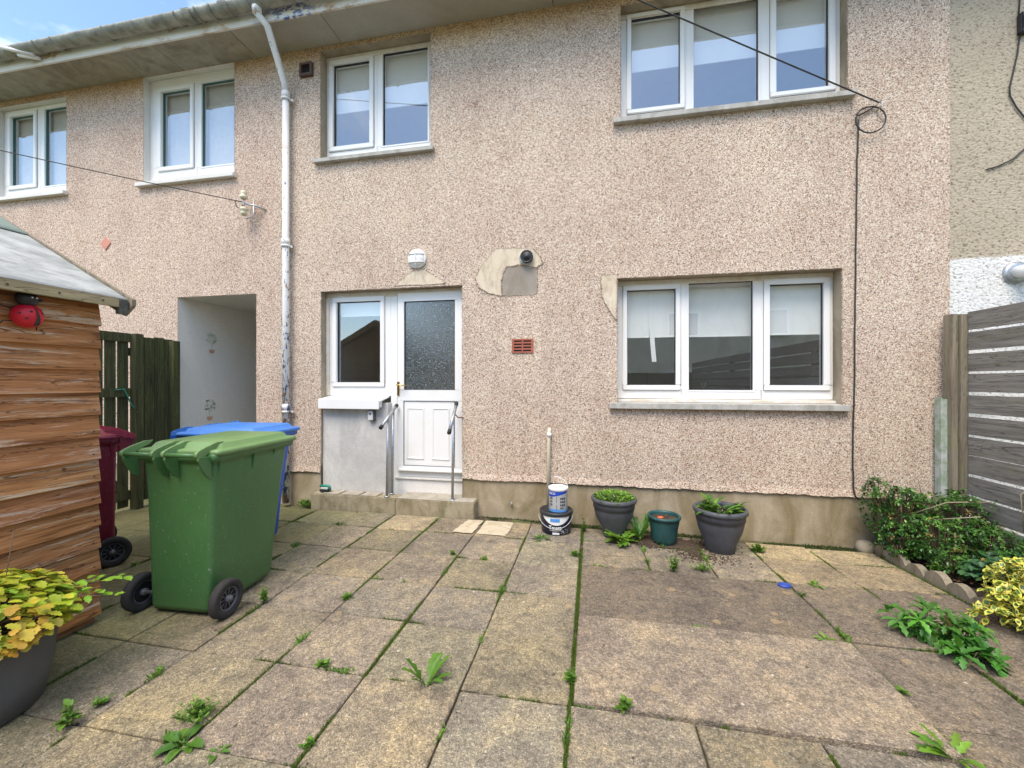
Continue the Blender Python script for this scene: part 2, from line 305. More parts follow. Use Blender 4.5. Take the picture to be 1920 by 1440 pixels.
# ------------------------------------------------------------------ mesh builder
class MB:
    def __init__(s): s.v = []; s.f = []; s.c = []; s.m = []; s.sm = []; s.cur = (1, 1, 1); s.mi = 0; s.smooth = False
    def face(s, ids): s.f.append(tuple(ids)); s.c.append(s.cur); s.m.append(s.mi); s.sm.append(s.smooth)
    def add(s, pts): b = len(s.v); s.v += [tuple(p) for p in pts]; return b
    def quad(s, a, b, c, d): i = s.add([a, b, c, d]); s.face((i, i + 1, i + 2, i + 3)); return s
    def box(s, x0, x1, y0, y1, z0, z1):
        if x0 > x1: x0, x1 = x1, x0
        if y0 > y1: y0, y1 = y1, y0
        if z0 > z1: z0, z1 = z1, z0
        i = s.add([(x0, y0, z0), (x1, y0, z0), (x1, y1, z0), (x0, y1, z0), (x0, y0, z1), (x1, y0, z1), (x1, y1, z1), (x0, y1, z1)])
        for q in ((0, 3, 2, 1), (4, 5, 6, 7), (0, 1, 5, 4), (1, 2, 6, 5), (2, 3, 7, 6), (3, 0, 4, 7)): s.face([i + k for k in q])
        return s
    def prism(s, pts, off):           # pts: 3D polygon, off: extrusion vector
        n = len(pts); off = Vector(off); i = s.add(pts); j = s.add([Vector(p) + off for p in pts])
        s.face([i + k for k in range(n)]); s.face([j + n - 1 - k for k in range(n)])
        for k in range(n): s.face((i + k, j + k, j + (k + 1) % n, i + (k + 1) % n))
        return s
    def tube(s, pts, r, n=10, cap=True, closed=False):
        pts = [Vector(p) for p in pts]; rs = r if isinstance(r, (list, tuple)) else [r] * len(pts)
        rings = []; up = None
        for i, p in enumerate(pts):
            if closed: d = pts[(i + 1) % len(pts)] - pts[i - 1]
            else: d = pts[min(i + 1, len(pts) - 1)] - pts[max(i - 1, 0)]
            d.normalize()
            if up is None: up = d.cross(Vector((0, 0, 1)) if abs(d.z) < .9 else Vector((1, 0, 0))).normalized()
            else: up = (up - d * up.dot(d)).normalized()
            q = d.cross(up)
            rings.append(s.add([p + (up * math.cos(2 * math.pi * k / n) + q * math.sin(2 * math.pi * k / n)) * rs[i] for k in range(n)]))
        sm_ = s.smooth; s.smooth = True
        m = len(rings)
        for i in range(m if closed else m - 1):
            a, b = rings[i], rings[(i + 1) % m]
            for k in range(n): s.face((a + k, a + (k + 1) % n, b + (k + 1) % n, b + k))
        s.smooth = sm_
        if cap and not closed:
            s.face([rings[0] + n - 1 - k for k in range(n)]); s.face([rings[-1] + k for k in range(n)])
        return s
    def lathe(s, cx, cy, prof, n=40, cap0=True, cap1=False, a0=0, z0=0):
        rings = []
        for r, z in prof: rings.append(s.add([(cx + r * math.cos(a0 + 2 * math.pi * k / n), cy + r * math.sin(a0 + 2 * math.pi * k / n), z0 + z) for k in range(n)]))
        sm_ = s.smooth; s.smooth = True
        for a, b in zip(rings, rings[1:]):
            for k in range(n): s.face((a + k, a + (k + 1) % n, b + (k + 1) % n, b + k))
        s.smooth = sm_
        if cap0: s.face([rings[0] + n - 1 - k for k in range(n)])
        if cap1: s.face([rings[-1] + k for k in range(n)])
        return s
    def xf(s, M, start=0):
        for i in range(start, len(s.v)): s.v[i] = tuple(M @ Vector(s.v[i]))
        return s
    def build(s, name, mats, parent=None, bevel=0, org=None, world=True, sharp=35):
        me = bpy.data.meshes.new(name)
        o = bpy.data.objects.new(name, me); C.objects.link(o)
        base = Vector((0, 0, 0))
        if parent is not None:
            o.parent = parent
            if world:
                q = parent
                while q is not None: base += Vector(q.location); q = q.parent
        elif org is not None: base = Vector(org); o.location = base
        me.from_pydata([tuple(Vector(p) - base) for p in s.v], [], s.f)
        if isinstance(mats, str): mats = [mats]
        for m in mats: me.materials.append(MATS[m])
        ca = me.color_attributes.new('Col', 'FLOAT_COLOR', 'CORNER')
        dat = []
        for pl, c in zip(me.polygons, s.c):
            dat += list(col4(c)) * len(pl.vertices)
        ca.data.foreach_set('color', dat)
        me.polygons.foreach_set('material_index', s.m)
        me.polygons.foreach_set('use_smooth', s.sm)
        if bevel:
            bm = bmesh.new(); bm.from_mesh(me); bmesh.ops.remove_doubles(bm, verts=bm.verts, dist=1e-5)
            es = [e for e in bm.edges if len(e.link_faces) == 2 and e.calc_face_angle(0) > R(30)]
            bmesh.ops.bevel(bm, geom=es, offset=bevel, segments=2, affect='EDGES', clamp_overlap=True)
            bm.to_mesh(me); bm.free()
        me.validate(); me.update()
        return o
def tag(o, label=None, cat=None, group=None, kind=None):
    if label: o['label'] = label
    if cat: o['category'] = cat
    if group: o['group'] = group
    if kind: o['kind'] = kind
    return o
def thing(name, label, cat, loc, group=None, rz=0):
    o = bpy.data.objects.new(name, None); C.objects.link(o); o.location = loc; o.rotation_euler = (0, 0, rz); o.empty_display_size = .1
    return tag(o, label, cat, group)

# ------------------------------------------------------------------ houses
def facade(mb, x0, x1, z0, z1, holes, y, mat=0):
    xs = sorted({x0, x1} | {h[0] for h in holes} | {h[1] for h in holes}); zs = sorted({z0, z1} | {h[2] for h in holes} | {h[3] for h in holes})
    mb.mi = mat
    for a, b in zip(xs, xs[1:]):
        for c, d in zip(zs, zs[1:]):
            if c < z0 - 1e-6 or d > z1 + 1e-6: continue
            mx_, mz_ = (a + b) / 2, (c + d) / 2
            if any(h[0] < mx_ < h[1] and h[2] < mz_ < h[3] for h in holes): continue
            mb.quad((a, y, c), (b, y, c), (b, y, d), (a, y, d))
def reveals(mb, h, y0, y1, mi, zlow=None, bottom=True):
    x0, x1, z0, z1 = h; mb.mi = mi
    mb.quad((x0, y0, z0), (x0, y1, z0), (x0, y1, z1), (x0, y0, z1)); mb.quad((x1, y0, z0), (x1, y0, z1), (x1, y1, z1), (x1, y1, z0))
    mb.quad((x0, y0, z1), (x0, y1, z1), (x1, y1, z1), (x1, y0, z1))
    if bottom: mb.quad((x0, y0, z0), (x1, y0, z0), (x1, y1, z0), (x0, y1, z0))
def ragged(mb, h, y, mi):
    # small pebbles standing out along the rim of an opening, so its edge is not a ruled line
    mb.mi = mi; x0, x1, z0, z1 = h
    def peb(x, z):
        r = random.uniform(.004, .009); i = mb.add([(x - r, y + .002, z), (x, y + .002, z - r), (x + r, y + .002, z), (x, y + .002, z + r), (x + random.uniform(-.002, .002), y - random.uniform(.003, .007), z)])
        for k in range(4): mb.face((i + k, i + (k + 1) % 4, i + 4))
    z = z0
    while z < z1: peb(x0 + random.uniform(0, .006), z); peb(x1 - random.uniform(0, .006), z); z += random.uniform(.007, .016)
    x = x0
    while x < x1: peb(x, z1 - random.uniform(0, .006)); x += random.uniform(.007, .016)
def ragged_bottom(mb, x0, x1, zf, ztop, y, ml, mr):
    n = max(2, int((x1 - x0) / .025)); pts = []
    for i in range(n + 1):
        x = x0 + (x1 - x0) * i / n; pts.append((x, zf(x) + random.uniform(-.006, .006) + .011 * noise.noise((x * 2.5, 3, 0))))
    for (xa, za), (xb, zb) in zip(pts, pts[1:]):
        mb.mi = ml; mb.quad((xa, y - .012, za), (xb, y - .012, zb), (xb, y, zb + .07), (xa, y, za + .07)); mb.quad((xa, y, za + .07), (xb, y, zb + .07), (xb, y, ztop), (xa, y, ztop))
        mb.mi = mr; mb.quad((xa, y - .012, za), (xa, y + .03, za), (xb, y + .03, zb), (xb, y - .012, zb))

SOFZ, WALLTOP = 5.405, 5.46
XA, XB = PX(516), 3.133
BIG = (P(1163, 0)[0], PX(1590), PZ(1167, 226), PZ(1167, 9))
SMALL = (PX(600), PX(808), PZ(600, 302), PZ(600, 95))
LOW = (PX(1157), PX(1580), PZ(1157, 756), PZ(1160, 521))
DOOR = (PX(601), PX(867), -.1, PZ(605, 546))
LW = (PX(268), PX(440), PZ(257, 347), PZ(267, 145)); LLW = (-8.3, PX(125), PZ(0, 374), PZ(125, 180))
PEND = (PX(333), PX(481), -.15, PZ(333, 557))
PLZ = .385
YB = D + .30

def house_shell(root, x0, x1, holes, peb, plz=PLZ, rev=1, x_out=0, roofmat='roof_tile'):
    mb = MB()
    facade(mb, x0, x1, .55, WALLTOP, [(h[0], h[1], max(h[2], .55), h[3]) for h in holes], D)
    low = sorted([h for h in holes if h[2] < .5]); xs = x0
    segs = []
    for h in low: segs.append((xs, h[0])); xs = h[1]
    segs.append((xs, x1))
    for a, b in segs: ragged_bottom(mb, a, b, lambda x: plz, .55, D, 0, 1)
    for h in holes:
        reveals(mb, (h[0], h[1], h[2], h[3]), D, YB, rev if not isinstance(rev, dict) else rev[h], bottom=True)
        if h not in low: ragged(mb, h, D, 0)
        else: ragged(mb, (h[0], h[1], .6, h[3]), D, 0)
    wall = mb.build('wall', [peb, 'reveal_render', 'white_reveal', 'pend_plaster'], root)
    pl = MB()
    for a, b in segs:
        n = max(1, int((b - a) / .1))
        pl.box(a, b, D + .012, D + .2, -.3, plz + .08)
    pl.build('plinth', 'plinth_render', root, bevel=.004)
    rf = MB()
    rf.prism([(x0, 3.95, 5.56), (x0, 8.6, 7.98), (x0, 8.6, 8.04), (x0, 3.95, 5.61)], (x1 - x0, 0, 0)); rf.prism([(x0, 8.602, 7.98), (x0, 13.3, 5.56), (x0, 13.3, 5.61), (x0, 8.602, 8.04)], (x1 - x0, 0, 0))
    rf.build('roof', roofmat, root)
    bk = MB(); facade(bk, x0, x1, -.3, 5.5, [h for h in holes if x0 < -10 and h[0] > -5.5 and h[2] < 0], 12.9); bk.build('rear_wall', peb, root)
    return wall

def ring(mb, x0, x1, z0, z1, gx0, gx1, gz0, gz1, y0, y1):
    mb.box(x0, x1, y0, y1, gz1, z1); mb.box(x0, x1, y0, y1, z0, gz0); mb.box(x0, gx0, y0, y1, gz0, gz1); mb.box(gx1, x1, y0, y1, gz0, gz1)
def window(root, hole, recess, lights, cells, mats=('upvc', 'gasket'), blind=None, vert=False, zbase=None, frame_stain=True):
    """lights: (gx0,gx1,gz0,gz1,is_sash); cells: x boundaries; one window part with its sub-parts"""
    x0, x1, z0, z1 = hole; yf = D + recess; yb = yf + .07
    if zbase is not None: z0 = zbase
    fr = MB(); fr.mi = 0
    for (gx0, gx1, gz0, gz1, sash), (ca, cb) in zip(lights, zip(cells, cells[1:])):
        ring(fr, ca, cb, z0, z1, gx0, gx1, gz0, gz1, yf, yb)
    w = fr.build('window', 'upvc', root, bevel=.003)
    for (gx0, gx1, gz0, gz1, sash), (ca, cb) in zip(lights, zip(cells, cells[1:])):
        wd = .052
        if sash:
            m = MB(); e = min(wd, gx0 - ca - .012, cb - gx1 - .012); e2 = min(wd, gz0 - z0 - .01, z1 - gz1 - .01)
            ring(m, gx0 - e, gx1 + e, gz0 - e2, gz1 + e2, gx0 + .001, gx1 - .001, gz0 + .001, gz1 - .001, yf - .02, yf + .03)
            m.build('sash', 'upvc', w, bevel=.006)
            m = MB(); ring(m, gx0 - e - .0025, gx1 + e + .0025, gz0 - e2 - .0025, gz1 + e2 + .0025, gx0 - e + .0005, gx1 + e - .0005, gz0 - e2 + .0005, gz1 + e2 - .0005, yf - .002, yf + .002); m.build('seal', 'gasket', w)
        else:
            m = MB(); ring(m, gx0 - .018, gx1 + .018, gz0 - .018, gz1 + .018, gx0 + .001, gx1 - .001, gz0 + .001, gz1 - .001, yf - .006, yf + .03); m.build('bead', 'upvc', w, bevel=.003)
        g = MB(); gk = .006
        ring(g, gx0, gx1, gz0, gz1, gx0 + gk, gx1 - gk, gz0 + gk, gz1 - gk, yf + .012, yf + .04); g.build('gasket', mats[1], w)
        g = MB(); g.quad((gx0, yf + .028, gz0), (gx1, yf + .028, gz0), (gx1, yf + .028, gz1), (gx0, yf + .028, gz1)); g.build('pane', 'window_glass', w)
    # stained sealant strip above the frame
    if frame_stain:
        m = MB(); m.box(x0 + .004, x1 - .004, yf - .012, yf - .0005, z1 - .055, z1 - .004); m.build('sealant', 'upvc_stained', w)
    return w
def room(root, x0, x1, z0, z1, depth=2.6):
    m = MB(); y0 = D + .29; y1 = y0 + depth; X0, X1, Z0, Z1 = x0 - .25, x1 + .25, z0 - .4, z1 + .15
    for q in [((X0, y1, Z0), (X1, y1, Z0), (X1, y1, Z1), (X0, y1, Z1)), ((X0, y0, Z0), (X0, y1, Z0), (X0, y1, Z1), (X0, y0, Z1)), ((X1, y0, Z0), (X1, y0, Z1), (X1, y1, Z1), (X1, y1, Z0)),
              ((X0, y0, Z0), (X1, y0, Z0), (X1, y1, Z0), (X0, y1, Z0)), ((X0, y0, Z1), (X0, y1, Z1), (X1, y1, Z1), (X1, y0, Z1))]: m.quad(*q)
    # inner face of the outside wall around the opening
    for a, b, c, d in ((X0, x0, Z0, Z1), (x1, X1, Z0, Z1), (x0, x1, Z0, z0), (x0, x1, z1, Z1)): m.quad((a, y0, c), (b, y0, c), (b, y0, d), (a, y0, d))
    return m.build('room', 'room_paint', root)
def blind(root_w, x0, x1, ztop, zbot, y):
    m = MB(); m.box(x0, x1, y, y + .003, zbot, ztop); m.box(x0, x1, y - .004, y + .006, zbot - .012, zbot); m.build('roller_blind', 'blind_fabric', root_w)
def sill(root, x0, x1, ztop, h, proj, mat='sill_concrete', yb=None):
    m = MB(); n = 14; yb = yb or D + .16
    m.prism([(x0, D - proj, ztop - h), (x0, yb, ztop - h), (x0, yb, ztop + .012), (x0, D - proj, ztop)], (x1 - x0, 0, 0)); return m.build('sill', mat, root, bevel=.004)
def G4(u0, v0, u1, v1, Y):      # glass rectangle from its near-left-top and right-bottom corners
    x0, z1 = P(u0, v0, Y); x1, _ = P(u1, v0, Y); z0 = P(u0, v1, Y)[1]
    return x0, x1, z0, z1

# ---- the house in the middle
H = thing('terraced_house', 'pebbledashed terraced house in the middle with white door and three picture windows', 'house', (0, D, 0))
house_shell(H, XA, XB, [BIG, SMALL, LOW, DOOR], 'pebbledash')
yw = D + .13 + .028
# big upper window
z_b, z_t = PZ(1183, 211, yw), 5.08
xs = [PX(1183, yw), PX(1274, yw), PX(1299, yw), PX(1420, yw), PX(1452, yw), PX(1551, yw)]
zt2 = PZ(1183, 40, yw)
ww = window(H, BIG, .13, [(xs[0], xs[1], z_b, zt2, True), (xs[2], xs[3], z_b - .055, zt2 + .05, False), (xs[4], xs[5], z_b, zt2, True)], [BIG[0], (xs[1] + xs[2]) / 2 - .01, (xs[3] + xs[4]) / 2 + .0, BIG[1]], zbase=BIG[2] + .0)
for a, b, u, v in ((xs[0], xs[1], 1230, 132), (xs[2], xs[3], 1360, 116), (xs[4], xs[5], 1500, 96)): blind(ww, a - .05, b + .05, zt2 + .1, PZ(u, v, yw + .08), D + .212)
room(H, BIG[0], BIG[1], BIG[2], BIG[3])
sill(H, PX(1151, D - .06), PX(1607, D - .06), BIG[2] + .005, .05, .06)
# small upper window
z_b, z_t = PZ(625, 280, yw), PZ(625, 127, yw)
xs = [PX(628, yw), PX(696, yw), PX(720, yw), SMALL[1] - .09]
ww = window(H, SMALL, .13, [(xs[0], xs[1], z_b, z_t, True), (xs[2], xs[3], z_b - .05, z_t + .05, False)], [SMALL[0], (xs[1] + xs[2]) / 2 + .01, SMALL[1]], zbase=SMALL[2])
blind(ww, xs[0] - .05, xs[1] + .05, z_t + .1, PZ(660, 212, yw + .08), D + .212); blind(ww, xs[2] - .02, xs[3] + .05, z_t + .1, PZ(760, 200, yw + .08), D + .212)
room(H, SMALL[0], SMALL[1], SMALL[2], SMALL[3])
sill(H, PX(586, D - .05), PX(812, D - .05), SMALL[2] + .005, .045, .055)
# lower window
z_b, z_t = PZ(1175, 722, yw + .03), PZ(1175, 546, yw + .03)
Y2 = yw + .03
xs = [PX(1175, Y2), PX(1266, Y2), PX(1290, Y2), PX(1410, Y2), PX(1440, Y2), PX(1541, Y2)]
ww = window(H, LOW, .16, [(xs[0], xs[1], z_b, z_t, True), (xs[2], xs[3], z_b - .05, z_t + .05, False), (xs[4], xs[5], z_b, z_t, True)], [LOW[0], (xs[1] + xs[2]) / 2 - .01, (xs[3] + xs[4]) / 2, LOW[1] + 0], zbase=LOW[2] + .045)
m = MB(); m.prism([(LOW[0], D + .10, LOW[2] + .012), (LOW[0], D + .235, LOW[2] + .012), (LOW[0], D + .235, LOW[2] + .0449), (LOW[0], D + .10, LOW[2] + .035)], (LOW[1] - LOW[0] - .002, 0, 0)); m.build('cill_strip', 'upvc_stained', ww)
zb_ = PZ(1300, 630, Y2 + .08); zb1 = PZ(1200, 632, Y2 + .08)
blind(ww, xs[0] - .06, xs[0] + .235, z_t + .15, zb1, D + .235); blind(ww, xs[0] + .25, xs[1] + .05, z_t + .15, zb1, D + .235)
blind(ww, xs[2] - .07, xs[3] + .06, z_t + .15, zb_, D + .275); blind(ww, xs[4] - .06, xs[5] + .06, z_t + .15, zb_, D + .235)
m = MB(); cx_ = xs[0] + .243; rows_ = []
for k in range(9):
    t = k / 8; z = z_t + .14 - t * (z_t + .14 - PZ(1240, 678, Y2)); wl = .028 - .012 * t; rows_.append(m.add([(cx_ - wl + .035 * t * t, D + .228, z), (cx_ + .035 * t * t, D + .222, z), (cx_ + wl + .05 * t * t, D + .230, z)]))
for a, b in zip(rows_, rows_[1:]): m.face((a, a + 1, b + 1, b)); m.face((a + 1, a + 2, b + 2, b + 1))
m.build('curtain', 'blind_fabric', ww)
room(H, LOW[0], LOW[1], LOW[2], LOW[3])
sill(H, PX(1143, D - .05), PX(1596, D - .05), LOW[2] + .002, .055, .055, yb=D + .22)
# reed diffuser on the inner window ledge
rx = PX(1318, D + .36); rz = LOW[2] + .02
RD = thing('reed_diffuser', 'glass reed diffuser with dark sticks on the ledge inside the lower window', 'ornament', (rx, D + .36, rz))
m = MB(); m.lathe(rx, D + .36, [(.022, 0), (.025, .05), (.01, .06), (.01, .075)], 16, cap1=True, z0=rz + .008); m.build('bottle', 'black_plastic', RD)
m = MB()
for k in range(6): m.tube([(rx, D + .36, rz + .06), (rx + random.uniform(-.03, .03), D + .36, rz + .19)], .0022, 5)
m.build('reeds', 'twig', RD)
m = MB(); m.box(LOW[0], LOW[1], D + .235, D + .5, LOW[2] - .03, LOW[2] + .008); m.build('inner_ledge', 'upvc', H)

# door and side light
yd = D + .13
def DX(u): return PX(u, yd)
dx0, dx1 = DX(741), DOOR[1] + .045
zthr = PZ(760, 884, yd); zdt = PZ(760, 549, yd)
sx0 = DX(613)
zs_t, zs_b = PZ(640, 549, yd), PZ(640, 742, yd)
m = MB()
m.box(DOOR[0] + .001, dx1 - .002, yd + .0, yd + .07, zdt, DOOR[3] - .001)              # head
m.box(DX(733), DX(745), yd - .001, yd + .07, .13, zdt)                # post between light and door
m.box(DX(745), dx1 - .002, yd + .0005, yd + .075, zthr - .055, zthr - .002)  # threshold
m.box(DOOR[0] + .001, sx0, yd + .001, yd + .07, zs_b, zdt)                            # left stile
m.build('door_frame', 'upvc', H, bevel=.003)
m = MB(); m.box(DX(741), DOOR[1] - .002, yd + .003, yd + .07, .10, zthr - .056); m.box(DX(741), DOOR[1] - .002, yd - .02, yd + .003, zthr - .082, zthr - .06); m.build('threshold_board', 'white_reveal', H, bevel=.003)
m = MB(); m.box(DOOR[0] + .003, DOOR[1] - .003, yd - .012, yd - .001, DOOR[3] - .065, DOOR[3] - .003); m.box(DOOR[0] + .003, DOOR[0] + .035, yd - .03, yd - .001, zs_b, DOOR[3] - .066); m.build('sealant', 'upvc_stained', H)
# door leaf
L0, L1 = DX(747), dx1 - .006
dg = (DX(759), DX(854), PZ(760, 731, yd), PZ(760, 566, yd)); dp = (DX(758), DX(854), PZ(758, 872, yd), PZ(758, 751, yd))
m = MB()
m.box(L0, L1, yd - .022, yd + .03, dg[3], zdt - .004); m.box(L0, L1, yd - .022, yd + .03, dp[3], dg[2]); m.box(L0, L1, yd - .022, yd + .03, zthr + .002, dp[2])
m.box(L0, dg[0], yd - .022, yd + .03, dg[2], dg[3]); m.box(dg[1], L1, yd - .022, yd + .03, dg[2], dg[3]); m.box(L0, dp[0], yd - .022, yd + .03, dp[2], dp[3]); m.box(dp[1], L1, yd - .022, yd + .03, dp[2], dp[3])
dr = m.build('door', 'upvc', H, bevel=.004)
m = MB(); ring(m, dg[0] - .0, dg[1], dg[2], dg[3], dg[0] + .006, dg[1] - .006, dg[2] + .006, dg[3] - .006, yd - .015, yd + .02); ring(m, dp[0], dp[1], dp[2], dp[3], dp[0] + .006, dp[1] - .006, dp[2] + .006, dp[3] - .006, yd - .019, yd + .02); m.build('gasket', 'gasket', dr)
m = MB(); m.box(dg[0], dg[1], yd + .0, yd + .012, dg[2], dg[3]); m.build('obscured_pane', 'obscured_glass', dr)
m = MB(); m.box(dp[0] + .006, dp[1] - .006, yd - .012, yd + .01, dp[2] + .006, dp[3] - .006)
pw = (dp[1] - dp[0] - .006)
for k in range(2):
    a = dp[0] + .035 + k * pw * .5; b = a + pw * .36; c_, d_ = dp[2] + .07, dp[3] - .07
    i = m.add([(a, yd - .0122, c_), (b, yd - .0122, c_), (b, yd - .0122, d_), (a, yd - .0122, d_), (a + .018, yd - .024, c_ + .018), (b - .018, yd - .024, c_ + .018), (b - .018, yd - .024, d_ - .018), (a + .018, yd - .024, d_ - .018), (a + .03, yd - .016, c_ + .03), (b - .03, yd - .016, c_ + .03), (b - .03, yd - .016, d_ - .03), (a + .03, yd - .016, d_ - .03)])
    for q in range(4):
        r = (q + 1) % 4; m.face((i + q, i + r, i + 4 + r, i + 4 + q)); m.face((i + 4 + q, i + 4 + r, i + 8 + r, i + 8 + q))
    m.face((i + 8, i + 9, i + 10, i + 11))
m.build('lower_panel', 'upvc', dr)
hx, hz = DX(749), PZ(750, 722, yd)
m = MB(); m.box(hx - .013, hx + .013, yd - .034, yd - .0225, hz - .12, hz + .04); m.tube([(hx, yd - .03, hz), (hx, yd - .07, hz), (hx + .02, yd - .075, hz), (hx + .11, yd - .072, hz - .006)], [.009, .009, .008, .007], 10)
m.tube([(hx, yd - .034, hz - .07), (hx, yd - .038, hz - .07)], .008, 10); m.build('handle', 'brass', dr, bevel=.0)
m = MB(); m.box(L0 + .02, L1 - .02, yd - .05, yd - .0225, zthr + .015, zthr + .04); m.build('weather_bar', 'upvc', dr, bevel=.006)
# hall behind the door glass is closed off by the pane; side light:
sg = (DX(632), DX(714), PZ(632, 717, yd), PZ(632, 567, yd))
ww = window(H, (sx0, DX(733), zs_b, zdt), .13, [(sg[0], sg[1], sg[2], sg[3], True)], [sx0, DX(733)], frame_stain=False)
room(H, DOOR[0], dx1, zs_b, DOOR[3], 2.2)
blind(ww, sg[0] - .04, sg[1] + .04, sg[3] + .1, PZ(670, 592, yd + .1), D + .225)
m = MB(); zs0 = zs_b - .001
a, b = PX(597, D - .05), DX(730)
m.prism([(a, D - .055, PZ(600, 752, D - .05)), (a, yd + .01, zs0 - .012), (a, yd + .01, zs0), (a, D - .055, PZ(600, 750, D - .05) + .01)], (b - a, 0, 0))
m.box(a, b - .03, D - .06, D - .052, PZ(600, 766, D - .05), PZ(600, 750, D - .05) + .01)
m.box(a, b - .03, D - .052, D + .02, PZ(600, 766, D - .05) + .02, PZ(600, 752, D - .05) - .003)
m.build('sill', 'upvc', H, bevel=.003)
m = MB(); m.box(DOOR[0] + .001, DX(735), D + .035, D + .2, -.1, PZ(640, 755, D)); m.build('rendered_panel', 'grey_panel', H, bevel=.004)
# mortar patches
def patch(pts, mat, th, name='mortar_patch', root=H):
    m = MB(); q = []
    n = len(pts)
    for i in range(n):
        (u0, v0), (u1, v1) = pts[i], pts[(i + 1) % n]
        for k in range(5):
            t = k / 5; x, z = P(u0 + (u1 - u0) * t, v0 + (v1 - v0) * t); q.append((x + random.uniform(-.005, .005), D - th, z + random.uniform(-.005, .005)))
    m.prism(q[::-1], (0, th + .004, 0)); e = m; e.mi = 1
    for (x0, _, z0), (x1, _, z1) in zip(q, q[1:] + q[:1]):
        for k in range(4):
            x = x0 + (x1 - x0) * k / 4 + random.uniform(-.006, .006); z = z0 + (z1 - z0) * k / 4 + random.uniform(-.006, .006); rr_ = random.uniform(.004, .010)
            i = e.add([(x - rr_, D - th + .002, z), (x, D - th + .002, z - rr_), (x + rr_, D - th + .002, z), (x, D - th + .002, z + rr_), (x, D - th - random.uniform(.003, .009), z)])
            for t in range(4): e.face((i + t, i + (t + 1) % 4, i + 4))
    return m.build(name, [mat, 'pebbledash'], root)
patch([(893, 520), (905, 494), (930, 467), (960, 465), (1000, 466), (1018, 488), (1006, 500), (1008, 530), (942, 500), (940, 555), (905, 548)][:0] or [(892, 522), (903, 498), (931, 467), (962, 465), (1000, 467), (1012, 480), (1018, 492), (1006, 502), (975, 496), (950, 500), (943, 512), (940, 530), (941, 555), (915, 549), (897, 538)], 'mortar_patch', .007)
patch([(942, 505), (950, 500), (975, 499), (1007, 502), (1008, 525), (1007, 550), (985, 553), (942, 555)], 'mortar_dark', .0035)
patch([(740, 536), (755, 522), (775, 508), (795, 505), (812, 515), (835, 529), (832, 532)], 'mortar_patch', .006)
patch([(1127, 516), (1156, 514), (1156, 600), (1152, 596), (1138, 575), (1128, 555)], 'mortar_patch', .006)

# eaves in three lengths: soffit, fascia
def eaves(root, x0, x1, mat, joints):
    m = MB(); xs_ = [x0] + [j for j in joints if x0 < j < x1] + [x1]
    for a, b in zip(xs_, xs_[1:]): m.box(a + .004, b - .004, 3.955, D + .01, SOFZ, SOFZ + .012)
    m.build('soffit', mat, root)
    m = MB(); m.box(x0, x1, 3.93, 3.953, SOFZ - .012, SOFZ + .2); m.build('fascia', 'fascia_paint', root)
    m = MB(); m.mi = 0; m.box(x0, x1, 3.96, D + .1, SOFZ + .05, SOFZ + .07); m.build('eave_board', 'dark_void', root)
eaves(H, XA - .25, XB, 'soffit_board', [PX(641), -.4, 1.9])
# ---- left neighbour, with the covered passage
NL = thing('terraced_house', 'pebbledashed terraced house on the left with white painted window surrounds and covered passage', 'house', (-7, D, 0))
house_shell(NL, -12, XA, [LW, LLW, PEND], 'pebbledash_pale', rev={LW: 2, LLW: 2, PEND: 3})
eaves(NL, -12, XA - .25, 'soffit_dirty', [PX(30), PX(345)])
for hole, gl in ((LW, ((308, 177, 362, 317), (382, 166, 441, 319))), (LLW, ((27, 223, 70, 352), (89, 214, 127, 354)))):
    Yw = D + .09 + .028; lt = []
    g0 = G4(*gl[0], Yw); x0_ = PX(gl[1][0], Yw)
    zb_ = g0[2]; zt_ = g0[3]
    lt = [(g0[0], g0[1], zb_, zt_, True), (x0_, hole[1] - .07, zb_ - .05, zt_ + .04, False)]
    ww = window(NL, hole, .09, lt, [hole[0], (g0[1] + x0_) / 2 + .012, hole[1]], mats=('upvc', 'gasket_green'), frame_stain=False, zbase=hole[2])
    m = MB(); x = g0[0] - .05
    while x < hole[1]:
        i = m.add([(x, D + .18, zb_ - .06), (x + .075, D + .205, zb_ - .06), (x + .075, D + .205, zt_ + .08), (x, D + .18, zt_ + .08)]); m.face((i, i + 1, i + 2, i + 3)); x += .077
    m.build('vertical_blind', 'vertical_blind', ww)
    room(NL, hole[0], hole[1], hole[2], hole[3])
    sill(NL, hole[0] - .06, hole[1] + .03, hole[2] + .003, .05, .06, 'white_reveal')
